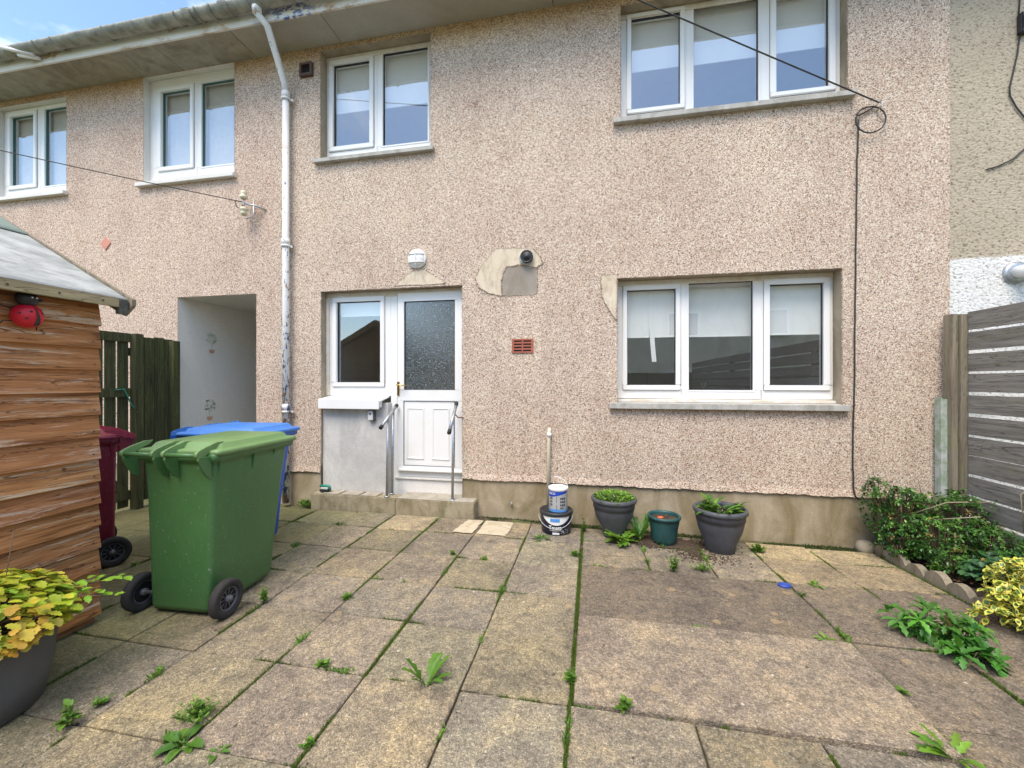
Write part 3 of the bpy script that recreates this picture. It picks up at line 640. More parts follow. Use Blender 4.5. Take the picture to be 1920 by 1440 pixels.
# passage interior
m = MB(); x0, x1, z0, z1 = PEND; y1 = 12.9
m.quad((x0, YB, z0), (x0, y1, z0), (x0, y1, z1), (x0, YB, z1)); m.quad((x1, YB, z0), (x1, YB, z1), (x1, y1, z1), (x1, y1, z0)); m.quad((x0, YB, z1), (x0, y1, z1), (x1, y1, z1), (x1, YB, z1)); m.build('passage_lining', 'pend_plaster', NL)
def on_side(u, v, X):
    a, b = (u - U0) / FPX, (V0 - v) / FPX; t = X / (-sT + a * cT); return t * (cT + a * sT), EYE + b * t
for cu, cv in ((397, 645), (393, 770)):
    y, z = on_side(cu, cv, x0); m = MB(); m.smooth = False
    for k in range(45):
        r = .085 * math.sqrt(random.random()); an = random.uniform(0, 6.3); q = random.uniform(.006, .014)
        yy, zz = y + r * math.cos(an), z + .07 + r * math.sin(an); ph = random.uniform(0, 3)
        m.quad(*[(x0 + .003, yy + q * 1.4 * math.cos(ph + t) , zz + q * math.sin(ph + t)) for t in (0, 1.57, 3.14, 4.71)])
    m.box(x0 + .002, x0 + .0035, y - .005, y + .005, z - .08, z); m.build('topiary_stencil', 'stencil_green', NL)
    m = MB(); m.prism([(x0 + .002, y - .03, z - .13), (x0 + .002, y + .03, z - .13), (x0 + .002, y + .045, z - .08), (x0 + .002, y - .045, z - .08)], (.002, 0, 0)); m.build('pot_stencil', 'stencil_pot', NL)
# ---- right neighbour
NR = thing('terraced_house', 'roughcast terraced house on the right, beige above and white painted below', 'house', (6, D, 0))
m = MB(); m.quad((XB, D + .015, -.3), (12, D + .015, -.3), (12, D + .015, WALLTOP), (XB, D + .015, WALLTOP)); m.build('wall', 'roughcast', NR)
m = MB(); m.prism([(XB, 3.95, 5.56), (XB, 8.6, 7.98), (XB, 8.6, 8.04), (XB, 3.95, 5.61)], (8.8, 0, 0)); m.prism([(XB, 8.602, 7.98), (XB, 13.3, 5.56), (XB, 13.3, 5.61), (XB, 8.602, 8.04)], (8.8, 0, 0)); m.build('roof', 'roof_tile', NR)
eaves(NR, XB, 12, 'soffit_board', [5])
# ---- gutter along the terrace
m = MB(); n = 14; y0g, z0g, rg = 3.845, 5.545, .077; xs_ = [-12 + i * .1 for i in range(0, 221)]
prev = None
for x in xs_:
    jz = .006 * noise.noise((x * .8, 1, 0)); ring_ = []
    for k in range(n + 1):
        an = math.pi + math.pi * k / n; ring_.append((x, y0g + rg * math.cos(an), z0g + jz + rg * math.sin(an) * .95))
    ring_ += [(x, y0g + (rg - .012) * math.cos(math.pi + math.pi * (n - k) / n), z0g + jz + (rg - .012) * math.sin(math.pi + math.pi * (n - k) / n) * .95) for k in range(n + 1)]
    b = m.add(ring_); q = len(ring_); m.smooth = True
    if prev is not None:
        for k in range(q): m.face((prev + k, b + k, b + (k + 1) % q, prev + (k + 1) % q))
    prev = b
GT = thing('gutter', 'large weathered grey cement gutter running along the eaves of the terrace', 'gutter', (0, y0g, z0g))
m.build('trough', 'gutter_cement', GT)
jx = [PX(66, 3.8), PX(75, 3.8) + .2, PX(195, 3.8), PX(330, 3.8), PX(368, 3.8), PX(395, 3.8), PX(465, 3.8), -2.6, -1.2, .3, 1.9, 3.4, -9.2]
for x in jx:
    m = MB(); m.tube([(x, y0g + (rg + .006) * math.cos(math.pi + math.pi * k / 12), z0g + (rg + .006) * math.sin(math.pi + math.pi * k / 12) * .95) for k in range(13)] + [(x + .015, 3.925, z0g + .02)], .009, 6); m.build('strap', 'gutter_cement', GT)
for x in (jx[3] + .1, jx[5] + .12, -1.25):
    m = MB(); prof = [(y0g + (rg + .012) * math.cos(math.pi + math.pi * k / 12), z0g + (rg + .012) * math.sin(math.pi + math.pi * k / 12) * .95) for k in range(13)]
    for (a, b), (c_, d_) in zip(prof, prof[1:]): m.quad((x, a, b), (x + .11, a, b), (x + .11, c_, d_), (x, c_, d_))
    m.build('joint_collar', 'gutter_cement', GT)
m = MB(); x = PX(62, 3.85); m.tube([(x - .35, 3.75, 5.52), (x, 3.86, 5.46)], .022, 10); m.tube([(x - .2, 3.83, 5.46), (x + .02, 3.9, 5.44)], .02, 10)
sp = m.build('overflow_spout', 'white_plastic', None, org=(x, 3.86, 5.46)); tag(sp, 'short white plastic spout sticking out below the gutter near the left edge', 'pipe')
# ---- downpipe
xd, yp = PX(536, D - .07), D - .07
DP = thing('downpipe', 'tall white painted downpipe with flaking blue paint between the two houses', 'pipe', (xd, yp, 0))
m = MB(); tx = PX(483, 3.86)
m.tube([(xd, yp, .02), (xd, yp, 4.86)], .038, 16); m.build('pipe', 'pipe_paint', DP)
m = MB(); m.tube([(xd, yp, 4.84), (xd - .01, yp - .01, 4.98), (tx + .06, 3.93, 5.34), (tx + .005, 3.86, 5.42), (tx, 3.845, 5.50)], .036, 14); m.tube([(tx + .005, 3.85, 5.42), (tx, 3.845, 5.52)], .048, 14); m.build('swan_neck', 'pipe_paint', DP)
for zc in (4.83, PZ(537, 455, yp), PZ(533, 765, yp)):
    m = MB(); m.tube([(xd, yp, zc - .03), (xd, yp, zc + .045)], .047, 16); m.tube([(xd, yp, zc - .055), (xd, yp, zc - .03)], .053, 16); m.box(xd - .075, xd + .075, yp + .02, yp + .04, zc - .055, zc - .03); m.box(xd - .02, xd + .02, yp + .0, D + .01, zc - .05, zc - .035); m.build('collar', 'pipe_paint', DP)
# ------------------------------------------------------------------ things on the wall
def wallpt(u, v, off=0): x, z = P(u, v, D - off); return Vector((x, D - off, z))
c = wallpt(783, 486); LT = thing('wall_light', 'round white bulkhead light with guard bars on the wall above the door', 'light', c)
def disc(m, c, prof, n=32):        # prof (r, y offset towards the garden)
    rings = [m.add([(c.x + r * math.cos(2 * math.pi * k / n), c.y - o, c.z + r * math.sin(2 * math.pi * k / n)) for k in range(n)]) for r, o in prof]
    m.smooth = True
    for a, b in zip(rings, rings[1:]):
        for k in range(n): m.face((a + k, a + (k + 1) % n, b + (k + 1) % n, b + k))
    m.face([rings[-1] + k for k in range(n)])
m = MB(); disc(m, c, [(.105, 0), (.108, .022), (.1, .03), (.09, .032)]); m.build('base', 'white_plastic', LT)
m = MB(); disc(m, c, [(.09, .03), (.086, .042), (.068, .055), (.035, .062), (.004, .064)]); m.build('diffuser', 'tub_white', LT)
m = MB()
for dz in (-.045, .045):
    w_ = .09; m.tube([(c.x - w_, c.y - .03, c.z + dz), (c.x - w_ * .75, c.y - .056, c.z + dz), (c.x, c.y - .068, c.z + dz), (c.x + w_ * .75, c.y - .056, c.z + dz), (c.x + w_, c.y - .03, c.z + dz)], .007, 6)
m.tube([(c.x, c.y - .03, c.z - .1), (c.x, c.y - .056, c.z - .075), (c.x, c.y - .07, c.z), (c.x, c.y - .056, c.z + .075), (c.x, c.y - .03, c.z + .1)], .007, 6); m.build('guard', 'upvc', LT)
c = wallpt(989, 484); CM = thing('security_camera', 'small black round security camera on the mortar patch right of the wall light', 'camera', c)
m = MB(); disc(m, c + Vector((-.012, 0, -.01)), [(.072, 0), (.072, .03), (.06, .035)]); m.build('mount', 'galvanised', CM)
m = MB(); disc(m, c, [(.058, .02), (.066, .03), (.068, .066), (.062, .072), (.055, .066)]); m.build('housing', 'black_plastic', CM)
m = MB(); disc(m, c, [(.05, .066), (.046, .070), (.024, .070), (.02, .078)]); m.build('lens', 'lens_black', CM)
# clay air brick
x0, z0 = P(960, 662); x1, z1 = P(1000, 635)
AB = thing('air_vent', 'terracotta air brick with eight slots in the pebbledash under the camera', 'vent', (x0, D, z0))
m = MB(); m.box(x0, x1, D - .006, D + .02, z0, z1)
def slots(x0, x1, z0, z1, nx, nz, y0, y1, root, mat, bw):
    m = MB(); m.box(x0, x0 + bw, y0, y1, z0, z1); m.box(x1 - bw, x1, y0, y1, z0, z1); W_ = (x1 - x0 - 2 * bw)
    for k in range(1, nx): cx = x0 + bw + W_ * k / nx; m.box(cx - bw * .3, cx + bw * .3, y0, y1, z0, z1)
    hh = (z1 - z0) / (nz * 2 + 1)
    for k in range(nz + 1): m.box(x0 + bw, x1 - bw, y0 + .001, y1, z0 + 2 * k * hh, z0 + (2 * k + 1) * hh)
    m.build('grille', mat, root); m = MB(); m.box(x0 + .004, x1 - .004, y1 - .004, y1 + .002, z0 + .004, z1 - .004); m.build('recess', 'dark_void', root)
slots(x0, x1, z0, z1, 2, 4, D - .012, D + .0, AB, 'terracotta_vent', .022)
x0, z0 = P(565, 147); x1, z1 = P(588, 119)
EV = thing('extractor_vent', 'small brown square vent high on the wall beside the downpipe', 'vent', (x0, D, z0))
m = MB(); ring(m, x0, x1, z0, z1, x0 + .025, x1 - .025, z0 + .03, z1 - .025, D - .04, D + .002); m.build('cowl', 'brown_plastic', EV); m = MB(); m.box(x0 + .01, x1 - .01, D - .01, D + .003, z0 + .01, z1 - .01); m.build('recess', 'dark_void', EV)
c = wallpt(199, 457); h_ = .085; m = MB(); m.prism([(c.x - h_, D - .012, c.z), (c.x, D - .012, c.z - h_ * 1.05), (c.x + h_, D - .012, c.z), (c.x, D - .012, c.z + h_ * 1.05)], (0, .014, 0))
tag(m.build('wall_tile', 'tile_pink', None, org=(c.x, D, c.z), bevel=.003), 'small pink clay tile set as a diamond on the left wall above the shed', 'tile')
c = wallpt(699, 778, -.035); KS = thing('key_safe', 'small grey key safe on the rendered panel left of the door', 'key safe', c)
m = MB(); m.box(c.x - .036, c.x + .046, c.y - .045, c.y, c.z - .065, c.z + .06); m.build('body', 'keysafe_body', KS, bevel=.01)
m = MB(); m.box(c.x - .034, c.x + .03, c.y - .055, c.y - .045, c.z - .058, c.z + .052); fc = m.build('cover', 'keysafe_face', KS, bevel=.004); m = MB(); m.box(c.x - .018, c.x + .01, c.y - .062, c.y - .055, c.z + .008, c.z + .026); m.build('dial', 'keysafe_body', KS, bevel=.004)
# insulators
c = wallpt(457, 381, .12); IN = thing('cable_insulator', 'two cream ceramic insulators on an iron bracket on the wall by the downpipe', 'insulator', (c.x, D, c.z))
m = MB(); m.tube([(c.x - .01, c.y, c.z), (c.x + .12, c.y + .05, c.z - .02), (c.x + .2, D, c.z - .05)], .011, 8); m.tube([(c.x + .1, c.y + .04, c.z + .06), (c.x + .1, c.y + .04, c.z - .14), (c.x + .03, c.y, c.z - .19)], .007, 6); m.tube([(c.x, c.y, c.z - .14), (c.x, c.y, c.z + .14)], .009, 8); m.build('bracket', 'galvanised', IN)
for s_ in (1, -1):
    m = MB(); m.lathe(c.x, c.y, [(.028, .03), (.042, .04), (.044, .065), (.03, .075), (.036, .09), (.036, .115), (.02, .13)] if s_ > 0 else [(.02, -.13), (.036, -.115), (.036, -.09), (.03, -.075), (.044, -.065), (.042, -.04), (.028, -.03)], 18, cap0=True, cap1=True, z0=c.z + (.02 if s_ > 0 else -.02)); m.build('insulator', 'ceramic', IN)
m = MB(); m.tube([(c.x - .01, c.y - .02, c.z + .01), (c.x - .12, c.y + .0, c.z + .04), (c.x - .13, c.y + .03, c.z - .02), (c.x - .05, c.y + .01, c.z - .06), (c.x, c.y, c.z)], .005, 6); m.build('wire_tail', 'cable_black', IN)
A2 = Vector((c.x - .01, c.y - .02, c.z + .01)); B2 = Vector((-6.2, 2.95 + .35, 3.95)); 
t_ = 3.1 / .7453; B2 = Vector((-1.4067 * t_, 3.1, EYE + (716 - 265) / 775 * t_)); E2 = A2 + (B2 - A2) * 4
def cable(a, e, sag, r, n=40): return [a + (e - a) * (k / n) - Vector((0, 0, sag * 4 * (k / n) * (1 - k / n))) for k in range(n + 1)]
m = MB(); m.tube(cable(A2, E2, .12, .005), .005, 6); tag(m.build('overhead_cable', 'cable_black', None, org=A2), 'thin black overhead cable running left from the insulators over the shed', 'cable')
# cable crossing the big window, coil and drop
A1 = wallpt(1648, 192, .03); t1 = 3.75 / (cT + (1225 - 960) / 775 * sT); B1 = Vector((t1 * (-sT + (1225 - 960) / 775 * cT), 3.75, EYE + 716 / 775 * t1)); E1 = A1 + (B1 - A1) * 6
pts = cable(E1, A1, .1, 0, 50)
cc = wallpt(1630, 226, .02); rr = .125
pts += [wallpt(1640, 200, .02), wallpt(1612, 216, .02)]
pts += [Vector((cc.x + rr * math.cos(a), cc.y - .002 * i, cc.z + rr * math.sin(a))) for i, a in enumerate([2.6 - k * .42 for k in range(17)])]
m = MB(); m.tube(pts, .0065, 6)
dp_ = [wallpt(1610, 225, .014), wallpt(1607, 300, .012), wallpt(1605, 450, .014), wallpt(1603, 600, .012), wallpt(1602, 720, .012), wallpt(1600, 790, .014), wallpt(1599, 850, .012), wallpt(1600, 915, .014), wallpt(1603, 930, .02), wallpt(1612, 938, .02)]
dd = []
for a, b in zip(dp_, dp_[1:]):
    for k in range(5): q = a.lerp(b, k / 5); q.x += random.uniform(-.002, .002); dd.append(q)
m.tube(dd, .0065, 6)
tag(m.build('telephone_cable', 'cable_black', None, org=A1), 'black cable crossing the big upper window, coiled once and dropping down the wall', 'cable')
m = MB(); m.tube([A1 + Vector((0, .03, -.06)), A1 + Vector((0, -.02, -.06)), A1 + Vector((.012, -.03, -.03)), A1], .005, 6); tag(m.build('cable_hook', 'galvanised', None, org=A1), 'small rusty hook holding the cable right of the big upper window', 'hook')
# neighbour's junction box, cable and flue
YR = D + .015
def wr(u, v, off=0): x, z = P(u, v, YR - off); return Vector((x, YR - off, z))
c = wr(1913, 48); m = MB(); m.box(c.x - .03, c.x + .045, YR - .05, YR, c.z - .09, c.z + .09); jb = m.build('junction_box', 'gasket', None, org=c, bevel=.008); tag(jb, 'small black cable box high on the right-hand neighbour wall', 'cable box')
m = MB(); m.box(c.x - .02, c.x + .03, YR - .056, YR - .05, c.z - .05, c.z + .05); m.build('cover', 'black_plastic', jb)
m = MB(); m.tube([wr(1914, -40, .01), wr(1912, 0, .01), wr(1910, 30, .01)], .005, 6); m.tube([wr(1912, 68, .01), wr(1908, 100, .012), wr(1900, 135, .012), wr(1893, 165, .012), wr(1894, 180, .012), wr(1905, 200, .012), wr(1925, 225, .012), wr(1935, 255, .012), wr(1925, 275, .012), wr(1900, 298, .012), wr(1870, 312, .01), wr(1850, 318, .01)], .006, 6)
tag(m.build('loose_cable', 'cable_black', None, org=wr(1850, 318)), 'loose black cable hanging in a loop on the right-hand neighbour wall', 'cable')
c = wr(1903, 512); FL = thing('flue_pipe', 'grey flue pipe with slotted end on the white part of the right-hand wall', 'pipe', c)
m = MB(); disc(m, c, [(.095, 0), (.095, .02), (.07, .03)]); m.build('collar', 'galvanised', FL)
m = MB(); m.tube([c, c + Vector((.02, -.1, .0)), c + Vector((.07, -.22, .02)), c + Vector((.14, -.33, .05))], .055, 18); m.build('pipe', 'white_plastic', FL)
m = MB()
for k in range(5): q = c + Vector((.03 + k * .018, -.12 - k * .04, -.05 + k * .006)); m.tube([q + Vector((-.02, -.012, -.002)), q + Vector((.02, .004, .0))], .006, 6)
m.build('slots', 'black_plastic', FL)
# waste pipe
a = wallpt(1030, 806, .03); x = a.x
m = MB(); m.tube([(x, D + .01, a.z), (x, D - .02, a.z), (x - .002, D - .035, a.z - .015), (x - .004, D - .035, a.z - .05), (x - .012, D - .035, .15)], .019, 14)
WP = m.build('waste_pipe', 'cream_pipe', None, org=(x, D, a.z)); tag(WP, 'cream plastic waste pipe coming out of the wall behind the paint tubs', 'pipe')
m = MB(); m.tube([(x, D - .036, a.z - .03), (x, D - .036, a.z - .07)], .024, 14); m.build('joint', 'white_plastic', WP)
a = wallpt(959, 945, -.012); m = MB(); m.tube([a + Vector((0, .02, 0)), a + Vector((0, -.03, 0)), a + Vector((.01, -.04, -.005)), a + Vector((.012, -.04, .02)), a + Vector((.0, -.03, .03))], .008, 8)
tag(m.build('pipe_stub', 'galvanised', None, org=a), 'short rusty pipe stub low on the plinth right of the step', 'pipe')
# ------------------------------------------------------------------ step, rails
sx0_, sx1_ = -3.17, -1.225
ST = thing('doorstep', 'long low concrete doorstep stained with moss below the white door', 'step', (-2.2, 4.3, 0))
m = MB(); m.box(sx0_, -2.12, 4.215, D + .034, -.05, .168); m.box(-2.115, sx1_, 4.21, D + .011, -.05, .17); m.box(-2.115, DOOR[1] - .003, D + .011, yd + .002, -.05, .168); m.build('block', 'step_stone', ST, bevel=.009)
m = MB(); x = sx0_ + .14
for wd_ in (.2, .22, .19): m.box(x, x + wd_, 4.235, D + .03, .1685, .179); x += wd_ + .03
m.build('thin_slab', 'step_top', ST, bevel=.003)
m = MB(); m.box(-2.11, sx1_ - .01, 4.218, D + .01, .1702, .174); m.box(-2.11, DOOR[1] - .005, D + .0102, yd + .001, .1682, .173); m.build('worn_top', 'step_top', ST)
HR1 = thing('handrail', 'galvanised handrail on two posts left of the white door', 'handrail', (-2.24, 4.26, .17), 'handrails either side of the door step')
m = MB(); m.tube([(-2.235, 4.12, .965), (-2.215, 4.42, 1.168)], .0175, 14); m.build('rail', 'galvanised', HR1)
for a, b in (((-2.2363, 4.10, .951), (-2.2343, 4.13, .9717)), ((-2.2157, 4.41, 1.161), (-2.2137, 4.44, 1.1817))): m = MB(); m.tube([a, b], .0215, 14); m.build('end_cap', 'black_rubber', HR1)
for y, z in ((4.255, 1.05), (4.375, 1.12)): m = MB(); m.tube([(-2.243, y, .172), (-2.227, y, z)], .0145, 12); m.lathe(-2.243, y, [(.03, .172), (.03, .18), (.016, .185)], 14); m.build('post', 'galvanised', HR1)
HR2 = thing('handrail', 'galvanised handrail on one post at the right of the white door', 'handrail', (-1.48, 4.26, .17), 'handrails either side of the door step')
m = MB(); m.tube([(-1.463, 4.12, .935), (-1.470, 4.36, 1.20)], .0175, 14); m.build('rail', 'galvanised', HR2)
for a, b in (((-1.4624, 4.10, .913), (-1.4633, 4.13, .946)), ((-1.4697, 4.35, 1.189), (-1.4706, 4.378, 1.22))): m = MB(); m.tube([a, b], .0215, 14); m.build('end_cap', 'black_rubber', HR2)
m = MB(); m.tube([(-1.478, 4.255, .172), (-1.467, 4.255, 1.07)], .0145, 12); m.lathe(-1.478, 4.255, [(.03, .172), (.03, .18), (.016, .185)], 14); m.build('post', 'galvanised', HR2)
m = MB(); m.tube([(-1.468, 4.30, 1.11), (-1.462, 4.31, 1.09), (-1.44, 4.33, 1.06), (-1.385, D + .002, 1.055)], .007, 8); m.build('wall_bracket', 'copper', HR2)
c = Vector((-3.035, 4.29, .18)); TL = thing('hose_nozzle', 'small teal and black plastic gadget at the left end of the doorstep', 'garden tool', c)
m = MB(); m.box(c.x - .06, c.x + .06, c.y - .03, c.y + .03, c.z, c.z + .028); m.build('base', 'black_plastic', TL, bevel=.008)
m = MB(); m.tube([(c.x - .065, c.y, c.z + .062), (c.x + .03, c.y, c.z + .07), (c.x + .062, c.y, c.z + .055), (c.x + .068, c.y, c.z + .02)], [.014, .015, .014, .012], 10); m.build('grip', 'teal_plastic', TL)
m = MB(); m.box(c.x - .045, c.x + .045, c.y - .02, c.y + .02, c.z + .028, c.z + .052); m.build('label_plate', 'keysafe_face', TL, bevel=.004)

# ------------------------------------------------------------------ ground
m = MB(); N = 60
m.quad((-150, -150, -.35), (150, -150, -.35), (150, 150, -.35), (-150, 150, -.35)); tag(m.build('ground', 'lawn'), kind='structure')
m = MB()
def gridsheet(m, x0, x1, y0, y1, nx, ny, zf):
    i = m.add([(x0 + (x1 - x0) * a / nx, y0 + (y1 - y0) * b / ny, zf(x0 + (x1 - x0) * a / nx, y0 + (y1 - y0) * b / ny)) for b in range(ny + 1) for a in range(nx + 1)])
    for b in range(ny):
        for a in range(nx): k = i + b * (nx + 1) + a; m.face((k, k + 1, k + nx + 2, k + nx + 1))
gridsheet(m, -12, 12, -8, D + .6, 80, 50, lambda x, y: gz(x, y) - .026)
tag(m.build('joint_bed', 'joint_dirt'), kind='structure')
JOINTS = []
m = MB(); bmS = m
def slab(x0, x1, y0, y1, tone=None, dz=0, gap=.0042):
    if tone is None: k = random.uniform(.84, 1.12); tone = (k * random.uniform(.97, 1.05), k, k * random.uniform(.90, 1.06))
    m.cur = tone; g = gap; dz += random.uniform(-.004, .004)
    tx, ty = random.uniform(-.003, .003), random.uniform(-.003, .003)
    nx, ny = 6, 6; r = .004
    X = [x0 + g, x0 + g + r] + [x0 + (x1 - x0) * i / nx for i in range(1, nx)] + [x1 - g - r, x1 - g]; Y = [y0 + g, y0 + g + r] + [y0 + (y1 - y0) * i / ny for i in range(1, ny)] + [y1 - g - r, y1 - g]
    i0 = m.add([(x + (.004 * noise.noise((x * 9, y * 9, 1)) if ix in (0, len(X) - 1) else 0), y + (.004 * noise.noise((x * 9, y * 9, 5)) if iy in (0, len(Y) - 1) else 0), gz(x, y) + dz + tx * (x - x0) / (x1 - x0) + ty * (y - y0) / (y1 - y0) - (.005 if ix in (0, len(X) - 1) or iy in (0, len(Y) - 1) else 0)) for iy, y in enumerate(Y) for ix, x in enumerate(X)])
    n_ = len(X)
    for b in range(len(Y) - 1):
        for a in range(n_ - 1): k = i0 + b * n_ + a; m.face((k, k + 1, k + n_ + 1, k + n_))
    def side(ids):
        low = m.add([(m.v[q][0], m.v[q][1], m.v[q][2] - .045) for q in ids])
        for k in range(len(ids) - 1): m.face((ids[k], low + k, low + k + 1, ids[k + 1]))
    side([i0 + a for a in range(n_)][::-1]); side([i0 + (len(Y) - 1) * n_ + a for a in range(n_)]); side([i0 + b * n_ for b in range(len(Y))]); side([i0 + b * n_ + n_ - 1 for b in range(len(Y))][::-1])
    for e in (((x0, y0), (x1, y0)), ((x0, y0), (x0, y1)), ((x1, y0), (x1, y1))): JOINTS.append(e)
YR_ = [-1.4, -.93, -.46, .01, .45, .9, 1.37, 1.865, 2.335, 2.79, 3.27, 3.77, 4.205]
XL_ = [-.1, -.61, -1.10, -1.60, -2.11, -2.56, -3.05, -3.55, -4.05, -4.55, -5.05, -5.6, -6.2]
for j, (ya, yb_) in enumerate(zip(YR_, YR_[1:])):
    sh = 0 if j not in (9, 10, 11) else .0
    for i, (xb_, xa_) in enumerate(zip(XL_, XL_[1:])):
        tone = None
        if j == 11 and i == 3: tone = (1.5, 1.42, 1.25)
        if j == 11 and i in (1, 2): tone = (1.1, 1.05, .98)
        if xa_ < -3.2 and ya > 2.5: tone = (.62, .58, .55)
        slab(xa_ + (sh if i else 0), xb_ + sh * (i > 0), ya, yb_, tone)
# right of the long joint
RB = [-.085, .44, .93, 1.40, 1.91, 2.45]
for a, b in zip(RB, RB[1:]): slab(a, b, 3.88, 4.225, (1.6, 1.5, 1.25) if a > 1.3 else None)
for a, b in zip(RB[:3], RB[1:]): slab(a, b, 3.34, 3.88)
slab(.93, 1.40, 3.34, 3.88); slab(1.40, 1.91, 3.36, 3.88, (1.2, 1.12, .98)); slab(1.91, 2.45, 3.40, 3.88, (1.2, 1.12, .98))
slab(-.085, 1.40, 2.59, 3.34, (.66, .62, .64), dz=.004); slab(-.085, 1.40, 1.875, 2.59, (1.08, 1.02, 1.04), dz=.016, gap=.004)
for a, b in ((1.40, 1.91), (1.91, 2.45)):
    slab(a, b, 2.62, 3.36 if a < 1.5 else 3.40, (.74, .70, .72)); slab(a, b, 2.05, 2.62, (.74, .70, .73)); slab(a, b, 1.5, 2.05, (.68, .65, .68)); slab(a, b, .9, 1.5, (.8, .77, .78)); slab(a, b, .3, .9); slab(a, b, -.5, .3)
RC = [-.1, .43, .91, 1.40]
for ya, yb_ in ((1.39, 1.875), (.92, 1.39), (.45, .92), (0, .45), (-.5, 0)):
    for a, b in zip(RC, RC[1:]): slab(a, b, ya, yb_)
patio = m.build('patio', 'paving'); tag(patio, kind='structure')
# pale scrubbed patches on two slabs (thin cement wash) and spilt soil round the pots
def splash(pts, z, mat, name, label, cat, kind=None):
    m = MB(); q = []
    for i in range(len(pts)):
        (x0, y0), (x1, y1) = pts[i], pts[(i + 1) % len(pts)]
        for k in range(5): t = k / 5; x = x0 + (x1 - x0) * t + random.uniform(-.008, .008); y = y0 + (y1 - y0) * t + random.uniform(-.008, .008); q.append((x, y, gz(x, y) + z))
    i = m.add(q); m.face([i + k for k in range(len(q))][::-1] if False else [i + k for k in range(len(q))]); o = m.build(name, mat); return tag(o, kind=kind)
render('scrubbed_slab', (.52, .44, .31), (.60, .52, .39), (.40, .33, .22), 4)
splash([(-1.32, 3.80), (-1.12, 3.79), (-1.11, 4.17), (-1.27, 4.17), (-1.30, 4.0)], .0075, 'scrubbed_slab', 'pale_patch', '', '', 'structure')
splash([(-1.08, 3.80), (-.80, 3.79), (-.78, 3.95), (-.80, 4.17), (-1.08, 4.17)], .0075, 'scrubbed_slab', 'pale_patch', '', '', 'structure')
render('wet_soil_stain', (.06, .038, .025), (.13, .09, .06), (.04, .025, .018), 6)
splash([(.36, 4.0), (.42, 4.12), (.62, 4.2), (.86, 4.14), (.98, 4.05), (.94, 3.86), (.84, 3.78), (.78, 3.9), (.62, 3.86), (.5, 3.92)], .0048, 'wet_soil_stain', 'soil_stain', '', '', 'structure')
m = MB(); random.seed(5)
for k in range(2600):
    cx, cy, sp_ = random.choice([(.44, 4.02, .12), (.9, 3.98, .16), (.95, 3.75, .12), (.5, 3.95, .08), (1.0, 4.05, .1)])
    x, y = random.gauss(cx, sp_), random.gauss(cy, sp_ * .6)
    if y > 4.3: continue
    r = random.uniform(.002, .010); z = gz(x, y) + .0045; i = m.add([(x + r * math.cos(a) * random.uniform(.7, 1.2), y + r * math.sin(a), z) for a in (0, 1.25, 2.5, 3.8, 5)] + [(x, y, z + r * .5)])
    for q in range(5): m.face((i + q, i + (q + 1) % 5, i + 5))
tag(m.build('spilt_soil', 'soil'), 'dark crumbs of compost spilt on the slabs around the green pot', 'soil', kind='stuff')
# ------------------------------------------------------------------ foliage helpers
def leaf(m, p, d, L, W, cols, droop=.3, seg=4, teeth=0, fold=.25, rim=None, roll=0, prof=None):
    p = Vector(p); d = Vector(d).normalized(); side = d.cross(Vector((0, 0, 1)))
    if side.length < .05: side = Vector((1, 0, 0))
    side.normalize(); side = (Matrix.Rotation(roll, 3, d) @ side); up = side.cross(d).normalized()
    rows = []; pos = p.copy(); dd_ = d.copy()
    for k in range(seg + 1):
        t = k / seg
        w = (prof(t) if prof else math.sin(math.pi * min(1, t * .92 + .06)) ** .8) * W * .5
        if teeth and 0 < k < seg: w *= (1.12 if k % 2 else .6 + .35 * (1 - teeth))
        if k == seg: w = W * .03
        f = up * (w * fold)
        if rim: rows.append(m.add([pos - side * w + f, pos - side * w * .62 + f * .6, pos, pos + side * w * .62 + f * .6, pos + side * w + f]))
        else: rows.append(m.add([pos - side * w + f, pos, pos + side * w + f]))
        pos = pos + dd_ * (L / seg); dd_ = (dd_ - Vector((0, 0, droop / seg))).normalized(); up = side.cross(dd_).normalized()
    m.smooth = True
    for a, b in zip(rows, rows[1:]):
        if rim:
            for k in range(4): m.cur = rim if k in (0, 3) or (b == rows[-1]) or (a == rows[0]) else cols; m.face((a + k, a + k + 1, b + k + 1, b + k))
        else:
            m.cur = cols; m.face((a, a + 1, b + 1, b)); m.cur = tuple(x * .93 for x in cols); m.face((a + 1, a + 2, b + 2, b + 1))
def lerpc(a, b, t): return tuple(x + (y - x) * t for x, y in zip(a, b))
def rnd(c, v=.25): k = random.uniform(1 - v, 1 + v); return (c[0] * k * random.uniform(.9, 1.1), c[1] * k, c[2] * k * random.uniform(.8, 1.2))
GRN, LIME, DKG, YEL = (.055, .15, .02), (.15, .29, .03), (.028, .085, .014), (.48, .48, .04)
def rosette(loc, n, L, label, col=GRN, W=.26, upr=.6, name='dandelion', cat='weed', group='weeds growing between the slabs', seed=0, teeth=1):
    random.seed(seed * 13 + 5); o = (loc[0], loc[1], gz(loc[0], loc[1])); m = MB()
    for k in range(n):
        a = random.uniform(0, 6.28) if n > 9 else 6.28 * k / n + random.uniform(-.3, .3); u = random.uniform(.15, 1) * upr
        l_ = L * random.uniform(.6, 1.1)
        leaf(m, (o[0] + .006 * math.cos(a), o[1] + .006 * math.sin(a), o[2] + .002), (math.cos(a), math.sin(a), u + .12), l_, l_ * W, rnd(lerpc(col, LIME, random.uniform(0, .55))), droop=.9 * random.uniform(.4, 1), seg=8, teeth=teeth, fold=.4, prof=lambda t: .22 + .78 * math.sin(math.pi * min(1, t * .8 + .12)) if t > .25 else .2)
    t = m.build(name, 'leaf', None, org=o); return tag(t, label, cat, group)
